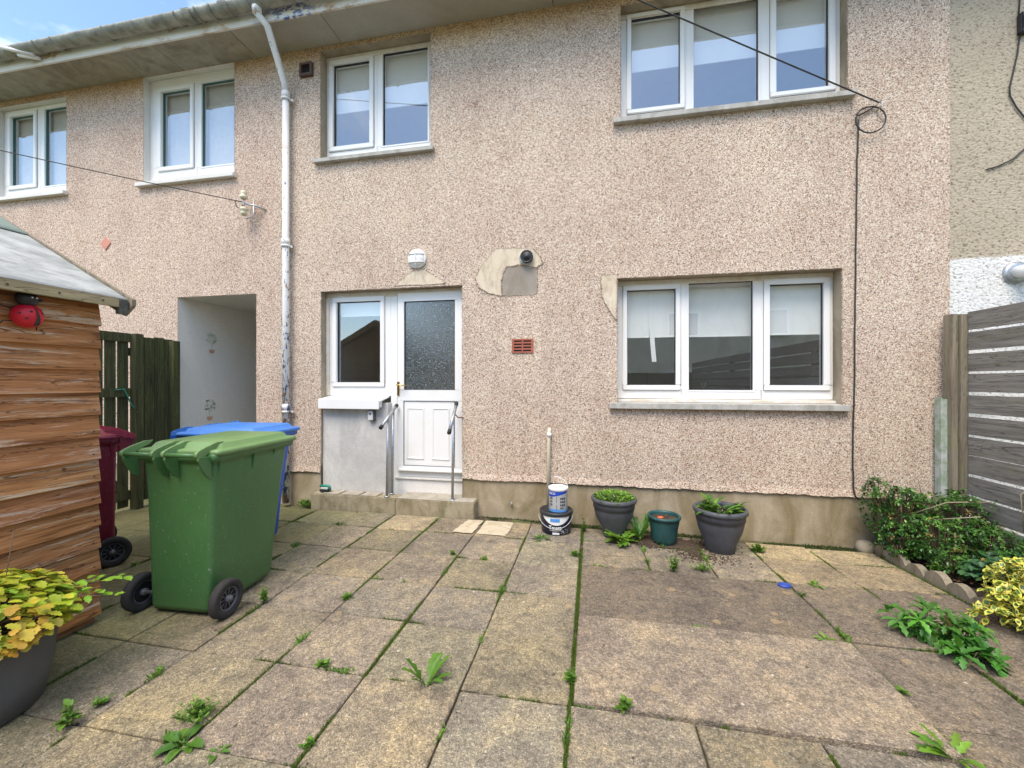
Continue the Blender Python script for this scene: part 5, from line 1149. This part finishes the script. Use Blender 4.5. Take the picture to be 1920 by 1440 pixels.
# ------------------------------------------------------------------ wheelie bins
def rrect(hx, hy0, hy1, r, z, n=6):
    pts = []
    for cx, cy, a0 in ((hx - r, hy1 - r, 0), (-hx + r, hy1 - r, 90), (-hx + r, hy0 + r, 180), (hx - r, hy0 + r, 270)):
        for k in range(n + 1): a = R(a0 + 90 * k / n); pts.append((cx + r * math.cos(a), cy + r * math.sin(a), z))
    return pts
def loft(m, rings, cap0=True, cap1=True):
    ids = [m.add(r) for r in rings]; n = len(rings[0]); m.smooth = True
    for a, b in zip(ids, ids[1:]):
        for k in range(n): m.face((a + k, a + (k + 1) % n, b + (k + 1) % n, b + k))
    if cap0: m.face([ids[0] + n - 1 - k for k in range(n)])
    if cap1: m.face([ids[-1] + k for k in range(n)])
def wheelie(loc, rz, col, label):
    T = thing('wheelie_bin', label, 'bin', loc, 'wheelie bins by the shed', rz)
    B = lambda m, n, mt, par=T, **k: m.build(n, mt, par, world=False, **k)
    m = MB(); loft(m, [rrect(.20, -.322, .20, .03, .03), rrect(.212, -.33, .225, .04, .06), rrect(.222, -.33, .25, .04, .32), rrect(.24, -.333, .30, .04, .75), rrect(.252, -.335, .325, .035, .93), rrect(.252, -.335, .325, .035, .955), rrect(.275, -.352, .375, .03, .965), rrect(.278, -.355, .378, .03, 1.005), rrect(.272, -.35, .372, .03, 1.01)])
    body = B(m, 'body', col)
    for y in (-.30, -.02, .18):
        for s_ in (-1, 1): m = MB(); m.prism([(s_ * .243, y - .006, .83 + (.06 if y > 0 else 0)), (s_ * .270, y - .006, .965), (s_ * .243, y - .006, .965)], (0, .012, 0)); B(m, 'rib', col, body)
    m = MB(); m.prism([(-.2, .32, .90), (-.2, .375, .965), (-.2, .32, .965)], (.4, 0, 0)); B(m, 'lip', col, body)
    m = MB(); loft(m, [rrect(.292, -.345, .392, .035, 1.0), rrect(.294, -.348, .395, .035, 1.022), rrect(.278, -.34, .385, .03, 1.032), rrect(.25, -.30, .34, .03, 1.036), rrect(.24, -.28, .325, .03, 1.062), rrect(.225, -.26, .31, .03, 1.070)])
    lid = B(m, 'lid', col + '_lid')
    # hinge arms (lid) with lugs (body) and handle bars
    m = MB(); ml = MB()
    for x in (-.295, -.085, -.01, .215):
        m = MB(); ml = MB()
        pts = [(-.43, 1.0), (-.435, 1.02), (-.42, 1.038), (-.37, 1.055), (-.29, 1.075), (-.24, 1.074), (-.27, 1.05), (-.33, 1.03), (-.36, 1.01), (-.41, .992)]
        m.prism([(x, a, b) for a, b in pts], (.014, 0, 0)); m.tube([(x - .004, -.415, 1.015), (x + .018, -.415, 1.015)], .022, 14)
        pl = [(-.345, .86), (-.375, .88), (-.41, .93), (-.435, .985), (-.43, 1.0), (-.345, 1.0)]
        ml.prism([(x + .016, a, b) for a, b in pl], (.012, 0, 0)); B(m, 'hinge_arm', col + '_lid', lid); B(ml, 'lug', col, body)
    for xa, xb in ((-.295, -.075), (-.01, .225)):
        m = MB(); m.tube([(xa, -.418, 1.012), (xb, -.418, 1.012)], .0135, 12); B(m, 'handle', col)
    m = MB(); m.tube([(-.3, -.298, .115), (.3, -.298, .115)], .012, 10); B(m, 'axle', 'wheel_hub')
    for s_ in (-1, 1):
        m = MB(); r0 = .115; x = s_ * .30; prof = [(r0 - .045, -.022), (r0 - .012, -.027), (r0, -.018), (r0, .018), (r0 - .012, .027), (r0 - .045, .022)]; n = 36
        ids = [m.add([(x + o_, -.298 + r * math.cos(2 * math.pi * k / n), .115 + r * math.sin(2 * math.pi * k / n)) for k in range(n)]) for r, o_ in prof]; m.smooth = True
        for a, b in zip(ids, ids[1:] + ids[:1]):
            for k in range(n): m.face((a + k, a + (k + 1) % n, b + (k + 1) % n, b + k))
        wh = B(m, 'wheel', 'tyre')
        m = MB(); n = 30
        ids = [m.add([(x + o_, -.298 + r * math.cos(2 * math.pi * k / n), .115 + r * math.sin(2 * math.pi * k / n)) for k in range(n)]) for r, o_ in ((.072, -.019), (.072, .019), (.063, .02), (.063, -.02))]; m.smooth = True
        for a, b in zip(ids, ids[1:] + ids[:1]):
            for k in range(n): m.face((a + k, a + (k + 1) % n, b + (k + 1) % n, b + k))
        for k in range(10):
            a = 2 * math.pi * k / 10; ca, sa = math.cos(a), math.sin(a); m.tube([(x, -.298 + .02 * ca, .115 + .02 * sa), (x + s_ * .006, -.298 + .064 * ca, .115 + .064 * sa)], [.009, .005], 6)
        m.tube([(x - s_ * .03, -.298, .115), (x + s_ * .03, -.298, .115)], .022, 16); m.tube([(x + s_ * .03, -.298, .115), (x + s_ * .038, -.298, .115)], .013, 16)
        B(m, 'rim', 'wheel_hub', wh)
        m = MB(); m.tube([(x - .008, -.298, .115), (x + .008, -.298, .115)], .062, 24); B(m, 'web', 'dark_void', wh)
    return T
wheelie((-2.53, 2.45, 0), R(3), 'bin_green', 'large green wheelie bin standing in front of the others')
wheelie((-3.06, 3.13, 0), R(-86), 'bin_blue', 'blue wheelie bin mostly hidden behind the green bin')
wheelie((-4.10, 2.46, 0), R(153), 'bin_maroon', 'dark red wheelie bin half hidden behind the shed')
# ------------------------------------------------------------------ paint tubs
def bent_text(txt, cx, cy, r, zc, size, ang, mat, name, root, eps=.0012):
    cu = bpy.data.curves.new('t', 'FONT'); cu.body = txt; cu.size = size; cu.align_x = 'CENTER'; cu.align_y = 'CENTER'; cu.resolution_u = 3; cu.offset = size * .018
    ob = bpy.data.objects.new('t', cu); C.objects.link(ob); me = ob.to_mesh(); m = MB()
    me.calc_loop_triangles(); vs = [v.co.copy() for v in me.vertices]; tris = [tuple(t.vertices) for t in me.loop_triangles]; ob.to_mesh_clear(); bpy.data.objects.remove(ob); bpy.data.curves.remove(cu)
    i = m.add([(cx + (r + eps) * math.sin(ang + v.x / r), cy - (r + eps) * math.cos(ang + v.x / r), zc + v.y) for v in vs])
    for t in tris: m.face([i + k for k in t])
    return m.build(name, mat, root)
def wrap(m, cx, cy, r, a0, a1, zlo, zhi, eps=.0007, n=16):
    ids = []
    for k in range(n + 1):
        t = k / n; a = a0 + (a1 - a0) * t; z0 = zlo(t) if callable(zlo) else zlo; z1 = zhi(t) if callable(zhi) else zhi; rr_ = r + eps
        ids.append(m.add([(cx + rr_ * math.sin(a), cy - rr_ * math.cos(a), z0), (cx + rr_ * math.sin(a), cy - rr_ * math.cos(a), z1)]))
    for a, b in zip(ids, ids[1:]): m.face((a, b, b + 1, a + 1))
tx, ty, tz = -.345, 4.07, gz(-.345, 4.07) + .003
fa = math.atan2(-tx, ty) * -1 if False else math.atan2(-tx, ty)       # angle that faces the garden side where one stands
TB = thing('paint_tub', 'wide dark blue paint tub with black lid on the slabs by the wall', 'paint tub', (tx, ty, tz))
m = MB(); m.lathe(tx, ty, [(.135, .0), (.142, .004), (.152, .17), (.154, .185)], 48, z0=tz); m.build('tub', 'tub_navy', TB)
m = MB(); m.lathe(tx, ty, [(.154, .175), (.163, .18), (.165, .205), (.158, .212), (.148, .212), (.145, .205), (.0, .205)], 48, cap0=False, z0=tz); m.build('lid', 'tub_black', TB)
m = MB(); wrap(m, tx, ty, .1505, fa - .95, fa + .95, lambda t: tz + .172 - .075 * math.sin(math.pi * t) ** .8, tz + .176, n=24, eps=.0035); m.build('label', 'tub_white', TB)
m = MB(); wrap(m, tx, ty, .1505, fa - .38, fa + .22, tz + .128, tz + .160, eps=.005, n=8); m.build('badge', 'tub_lightblue', TB)
bent_text('Tmatt', tx, ty, .149, tz + .072, .05, fa - .08, 'tub_white', 'lettering', TB)
m = MB(); wrap(m, tx, ty, .147, fa - .42, fa + .3, tz + .045, tz + .049, eps=.002); wrap(m, tx, ty, .147, fa - .25, fa + .05, tz + .034, tz + .037, eps=.002); wrap(m, tx, ty, .146, fa - .25, fa + .2, tz + .008, tz + .027, eps=.002)
for k in range(26): a = fa + random.uniform(.3, .8); z = tz + random.uniform(.008, .05); q = random.uniform(.006, .02) / 1.6; wrap(m, tx, ty, .1465, a, a + q * 2.5, z, z + q * .6, eps=.0022, n=1)
m.build('small_print', 'tub_white', TB)
m = MB(); m.tube([(tx + .166 * math.cos(a), ty - .06 - .10 * math.sin(a - math.pi) * 0 - .115 * abs(math.sin(a)), tz + .185 - .115 * abs(math.sin(a)) ** 1.2) for a in [math.pi * k / 20 for k in range(21)]], .0028, 6); m.build('handle', 'galvanised', TB)
ux, uy, uz = -.325, 4.055, tz + .206
TU = thing('paint_tub', 'white and blue paint tub standing on the lid of the dark tub', 'paint tub', (ux, uy, uz))
m = MB(); m.lathe(ux, uy, [(.088, .0), (.091, .004), (.091, .2), (.096, .205), (.097, .225), (.09, .231), (.072, .231), (.068, .22)], 48, cap1=False, z0=uz); m.build('tub', 'tub_white', TU)
m = MB(); m.lathe(ux, uy, [(.0695, .219), (.03, .222), (.0, .222)], 32, cap0=False, z0=uz); m.build('dried_paint', 'paint_putty', TU)
m = MB(); fu = math.atan2(-ux, uy)
wrap(m, ux, uy, .091, fu - 1.35, fu + 1.2, lambda t: uz + (.155 + .042 * max(0, t - .25) / .75 - .01), lambda t: uz + .199, n=24); m.build('band', 'tub_blue', TU)
m = MB(); wrap(m, ux, uy, .091, fu - 1.2, fu + 1.5, uz + .003, lambda t: uz + .012 + .03 * max(0, 1 - abs(t - .35) * 1.2) * .6, n=24); m.build('foot_band', 'tub_lightblue', TU)
bent_text('DECO', ux, uy, .091, uz + .178, .028, fu - .72, 'tub_white', 'lettering', TU, eps=.002)
m = MB()
for r_ in range(4):
    for c_ in range(3):
        if r_ == 3 and c_ == 2: continue
        a = fu + .22 + c_ * .2; z = uz + .142 - r_ * .031; wrap(m, ux, uy, .091, a, a + .15, z - .022 + .006 * (r_ == 3), z, n=3)
m.build('picture', 'tub_black', TU); m = MB()
for r_ in range(3):
    for c_ in range(2):
        if r_ < 3: a = fu - .95 + c_ * .17; z = uz + .142 - r_ * .031; wrap(m, ux, uy, .091, a, a + .12, z - .022, z, n=3)
m.build('picture', 'tub_black', TU); m = MB(); wrap(m, ux, uy, .091, fu - .2, fu - .16, uz + .09, uz + .152, n=2); wrap(m, ux, uy, .091, fu - .2, fu - .16, uz + .015, uz + .075, n=2); m.build('picture_line', 'tub_black', TU)
m = MB(); m.tube([(ux - .04 + .0, uy, uz + .325)] + [(ux - .04 + .137 * math.sin(a), uy + .01, uz + .20 + .125 * math.cos(a)) for a in [.1 * k for k in range(1, 17)]], .0035, 6); m.build('handle', 'white_plastic', TU)
# ------------------------------------------------------------------ pots
def pot(loc, r, h, base, mat, label, name='plant_pot', bands=True):
    x, y = loc; z = gz(x, y) + .003; T = thing(name, label, 'plant pot', (x, y, z), 'plant pots along the wall')
    pr = [(base * .95, 0), (base, .006), (base * 1.1, h * .2), (r * .80, h * .5), (r * .86, h * .66), (r * .88, h * .74)]
    if bands: pr += [(r * .905, h * .745), (r * .91, h * .86)]
    pr += [(r * .91, h * .88), (r * .98, h * .895), (r, h * .93), (r * .98, h * .975), (r * .93, h), (r * .86, h * .985), (r * .83, h * .93), (r * .82, h * .8)]
    m = MB(); m.lathe(x, y, pr, 56, z0=z); m.build('pot', mat, T)
    m = MB(); n = 30; i = m.add([(x, y, z + h * .87)]); prev = None; m.smooth = True
    for q in (1, 2, 3, 4):
        ring_ = m.add([(x + r * .83 * q / 4 * math.cos(6.2832 * k / n), y + r * .83 * q / 4 * math.sin(6.2832 * k / n), z + h * .86 + .012 * noise.noise((k * .7, q * 1.3, x))) for k in range(n)])
        for k in range(n):
            if prev is None: m.face((i, ring_ + k, ring_ + (k + 1) % n))
            else: m.face((prev + k, ring_ + k, ring_ + (k + 1) % n, prev + (k + 1) % n))
        prev = ring_
    m.build('compost', 'soil', T); return T, z + h * .87
PL, z_ = pot((.205, 4.075), .215, .375, .10, 'pot_grey', 'dark grey plant pot full of low bright green weeds, left of the three')
random.seed(91)
def potplant(name, label, cx, cy, z, R_, n, L, W, cols, H_, seed, spread=.9, teeth=0, dr=.6):
    random.seed(seed); T = thing(name, label, 'plant', (cx, cy, z), 'plants growing in the pots'); m = MB()
    for k in range(n):
        a = random.uniform(0, 6.28); r = R_ * math.sqrt(random.random()); hz_ = random.random(); p_ = (cx + r * math.cos(a), cy + r * math.sin(a), z + hz_ * H_ * (1 - .5 * (r / R_) ** 2) + .01); l_ = L * random.uniform(.6, 1.15); an = a + random.uniform(-1.6, 1.6)
        leaf(m, p_, (math.cos(an) * spread, math.sin(an) * spread, random.uniform(.1, 1)), l_, l_ * W, rnd(random.choice(cols)), droop=dr, seg=5 if teeth else 3, teeth=teeth)
    m.build('foliage', 'leaf', T)
    s_ = MB()
    for k in range(max(6, n // 40)): a = random.uniform(0, 6.28); r = R_ * random.random(); s_.tube([(cx + r * .6 * math.cos(a), cy + r * .6 * math.sin(a), z - .01), (cx + r * math.cos(a), cy + r * math.sin(a), z + H_ * .8)], .0016, 4)
    s_.build('stems', 'leaf', T); return T
potplant('pot_weeds', 'bright green low weeds filling the left grey pot', .205, 4.075, z_, .19, 900, .035, .6, [LIME, (.2, .36, .04), (.1, .24, .02)], .075, 92)
PM, z_ = pot((.655, 4.03), .150, .255, .105, 'pot_teal', 'dark green plant pot with bare compost between the two grey pots', bands=False)
m = MB(); ellip(m, Vector((.62, 4.0, z_ + .012)), (.03, .02, .012), 12, 6); o = m.build('plant_label', 'orange_plastic', None, org=(.62, 4.0, z_)); tag(o, 'small orange plastic marker lying on the compost in the green pot', 'marker')
PRt, z_ = pot((1.115, 3.955), .225, .385, .12, 'pot_grey', 'dark grey plant pot with tall toothed leaves, right of the three')
potplant('pot_dandelion', 'tall toothed green leaves growing in the right grey pot', 1.115, 3.955, z_, .12, 46, .17, .26, [GRN, LIME, (.07, .2, .03)], .03, 93, spread=.75, teeth=1, dr=.9)
tuft((1.00, 3.93), 34, .16, .09, 'fine leaved weed on the left side of the right grey pot', seed=31, leafL=.035, z=z_, name='pot_weed', group='plants growing in the pots')
# blue lid
bx, by = GR(1471, 1095); m = MB(); prof = [(.001, .008), (.028, .008), (.032, .014), (.036, .014), (.038, .004), (.038, .0)]; m.lathe(0, 0, prof, 24, cap0=False)
m.v = [(x * 1.15 + bx, y * .85 + by, z + gz(bx, by) + .006) for x, y, z in m.v]; o = m.build('bottle_lid', 'lid_blue', None, org=(bx, by, 0)); tag(o, 'small bright blue plastic lid lying on the slabs at the right', 'lid')
# ------------------------------------------------------------------ big planter
px_, py_ = -2.66, 1.30
BP = thing('planter', 'large round dark grey planter at the lower left beside the shed', 'planter', (px_, py_, 0))
m = MB(); m.lathe(px_, py_, [(.215, .003), (.235, .012), (.262, .14), (.274, .27), (.279, .285), (.284, .33), (.292, .333), (.296, .36), (.286, .372), (.27, .365), (.26, .33), (.255, .3)], 64); m.build('pot', 'planter_grey', BP)
m = MB(); m.lathe(px_, py_, [(.258, .315), (.15, .33), (.0, .335)], 40, cap0=False); m.build('compost', 'soil', BP)
T = thing('yellow_leaved_plant', 'bushy plant with yellow green and orange leaves filling the large planter', 'plant', (px_, py_, .33)); random.seed(95); m = MB(); st = MB()
cols = [(.44, .50, .035), (.33, .45, .03), (.56, .56, .05), (.24, .40, .03), (.55, .50, .06)]
for k in range(1250):
    th_ = math.acos(random.uniform(.0, 1)); a = random.uniform(0, 6.28); q = random.uniform(.82, 1.06) * (1 + .15 * noise.noise((math.cos(a) * 2, math.sin(a) * 2, th_ * 2)))
    x, y, z = px_ + .325 * q * math.sin(th_) * math.cos(a), py_ + .325 * q * math.sin(th_) * math.sin(a), .385 + .20 * q * math.cos(th_) - .02 * math.sin(th_) ** 6
    if x < SX + .05: continue
    c_ = rnd(random.choice(cols), .15)
    if noise.noise((x * 5, y * 5, z * 3)) > .36 or random.random() < .05: c_ = lerpc(c_, (.62, .26, .05), random.uniform(.2, .75))
    an = a + random.uniform(-.9, .9); l_ = random.uniform(.035, .066)
    leaf(m, (x, y, z), (math.cos(an), math.sin(an), random.uniform(-.75, .15)), l_, l_ * .78, c_, droop=.45, seg=8, teeth=.6, fold=.15)
    if k % 4 == 0: st.tube([(px_ + r * .4 * math.cos(a), py_ + r * .4 * math.sin(a), .33), (x, y, z)], .002, 4)
for (ex_, ey_, ezz) in ((-2.28, 1.62, .40), (-2.36, 1.70, .44)):
    b0 = Vector((px_ + .12, py_ + .1, .42)); e0 = Vector((ex_, ey_, ezz)); st.tube([b0, b0.lerp(e0, .5) + Vector((0, 0, .04)), e0], .003, 5)
    for q in range(11):
        t = .45 + .55 * q / 10; pp = b0.lerp(e0, t) + Vector((0, 0, .04 * math.sin(math.pi * t))); d_ = (e0 - b0).normalized(); sd_ = Vector((-d_.y, d_.x, 0)) * (1 if q % 2 else -1)
        leaf(m, pp + Vector((random.uniform(-.012, .012), random.uniform(-.012, .012), random.uniform(-.01, .02))), d_ * random.uniform(.2, 1.1) + sd_ * random.uniform(.5, 1.2) + Vector((0, 0, random.uniform(-.2, .5))), random.uniform(.035, .06), random.uniform(.024, .038), rnd((.22, .42, .03), .25), droop=.5, seg=7, teeth=.6)
for k in range(6): a = random.uniform(0, 6.28); st.tube([(px_ + .1 * math.cos(a), py_ + .1 * math.sin(a), .4), (px_ + .14 * math.cos(a), py_ + .14 * math.sin(a), .7 + random.uniform(0, .12))], .0015, 4)
m.build('foliage', 'leaf', T); st.build('stems', 'twig', T)
# ------------------------------------------------------------------ across the back: what the windows mirror
OP = thing('opposite_house', 'cream rendered house across the gardens, seen only mirrored in the window glass', 'house', (2, -13, 0))
m = MB(); m.box(-9, 12, -21, -13, -.35, 6.2); m.build('wall', 'cream_render', OP)
m = MB(); m.prism([(-9.3, -12.7, 6.1), (-9.3, -17, 9.2), (-9.3, -21.3, 6.1)], (21.6, 0, 0)); m.build('roof', 'roof_tile', OP)
m = MB(); m.box(7.3, 9.0, -17.6, -16.2, 7.5, 12.3); m.box(7.15, 9.15, -17.7, -16.1, 12.3, 12.55); ch = m.build('chimney', 'chimney_stone', OP)
for x in (7.7, 8.5): m = MB(); m.lathe(x, -16.9, [(.16, 0), (.13, .5), (.16, .55)], 16, cap1=True, z0=12.55); m.build('chimney_pot', 'terracotta_vent', ch)
for x in (-6, -2.5, 1, 4.5, 8.5):
    for z in (.7, 3.7):
        m = MB(); ring(m, x - .8, x + .8, z, z + 1.3, x - .7, x + .7, z + .1, z + 1.2, -13.0, -12.93); wn_ = m.build('window', 'upvc', OP); m = MB(); m.quad((x + .7, -12.985, z + .1), (x - .7, -12.985, z + .1), (x - .7, -12.985, z + 1.2), (x + .7, -12.985, z + 1.2)); m.build('pane', 'obscured_glass', wn_)
RFn = thing('garden_fence', 'dark boarded fence at the end of the garden, seen only mirrored in the window glass', 'fence', (0, -6, 0))
m = MB(); random.seed(99); x = -9
while x < 9: g = random.uniform(.7, 1.1); m.cur = (g, g, g); m.box(x, x + .14, -6, -5.98, -.3, 1.75 + random.uniform(-.01, .01)); x += .15
m.build('boards', 'post_grey', RFn)
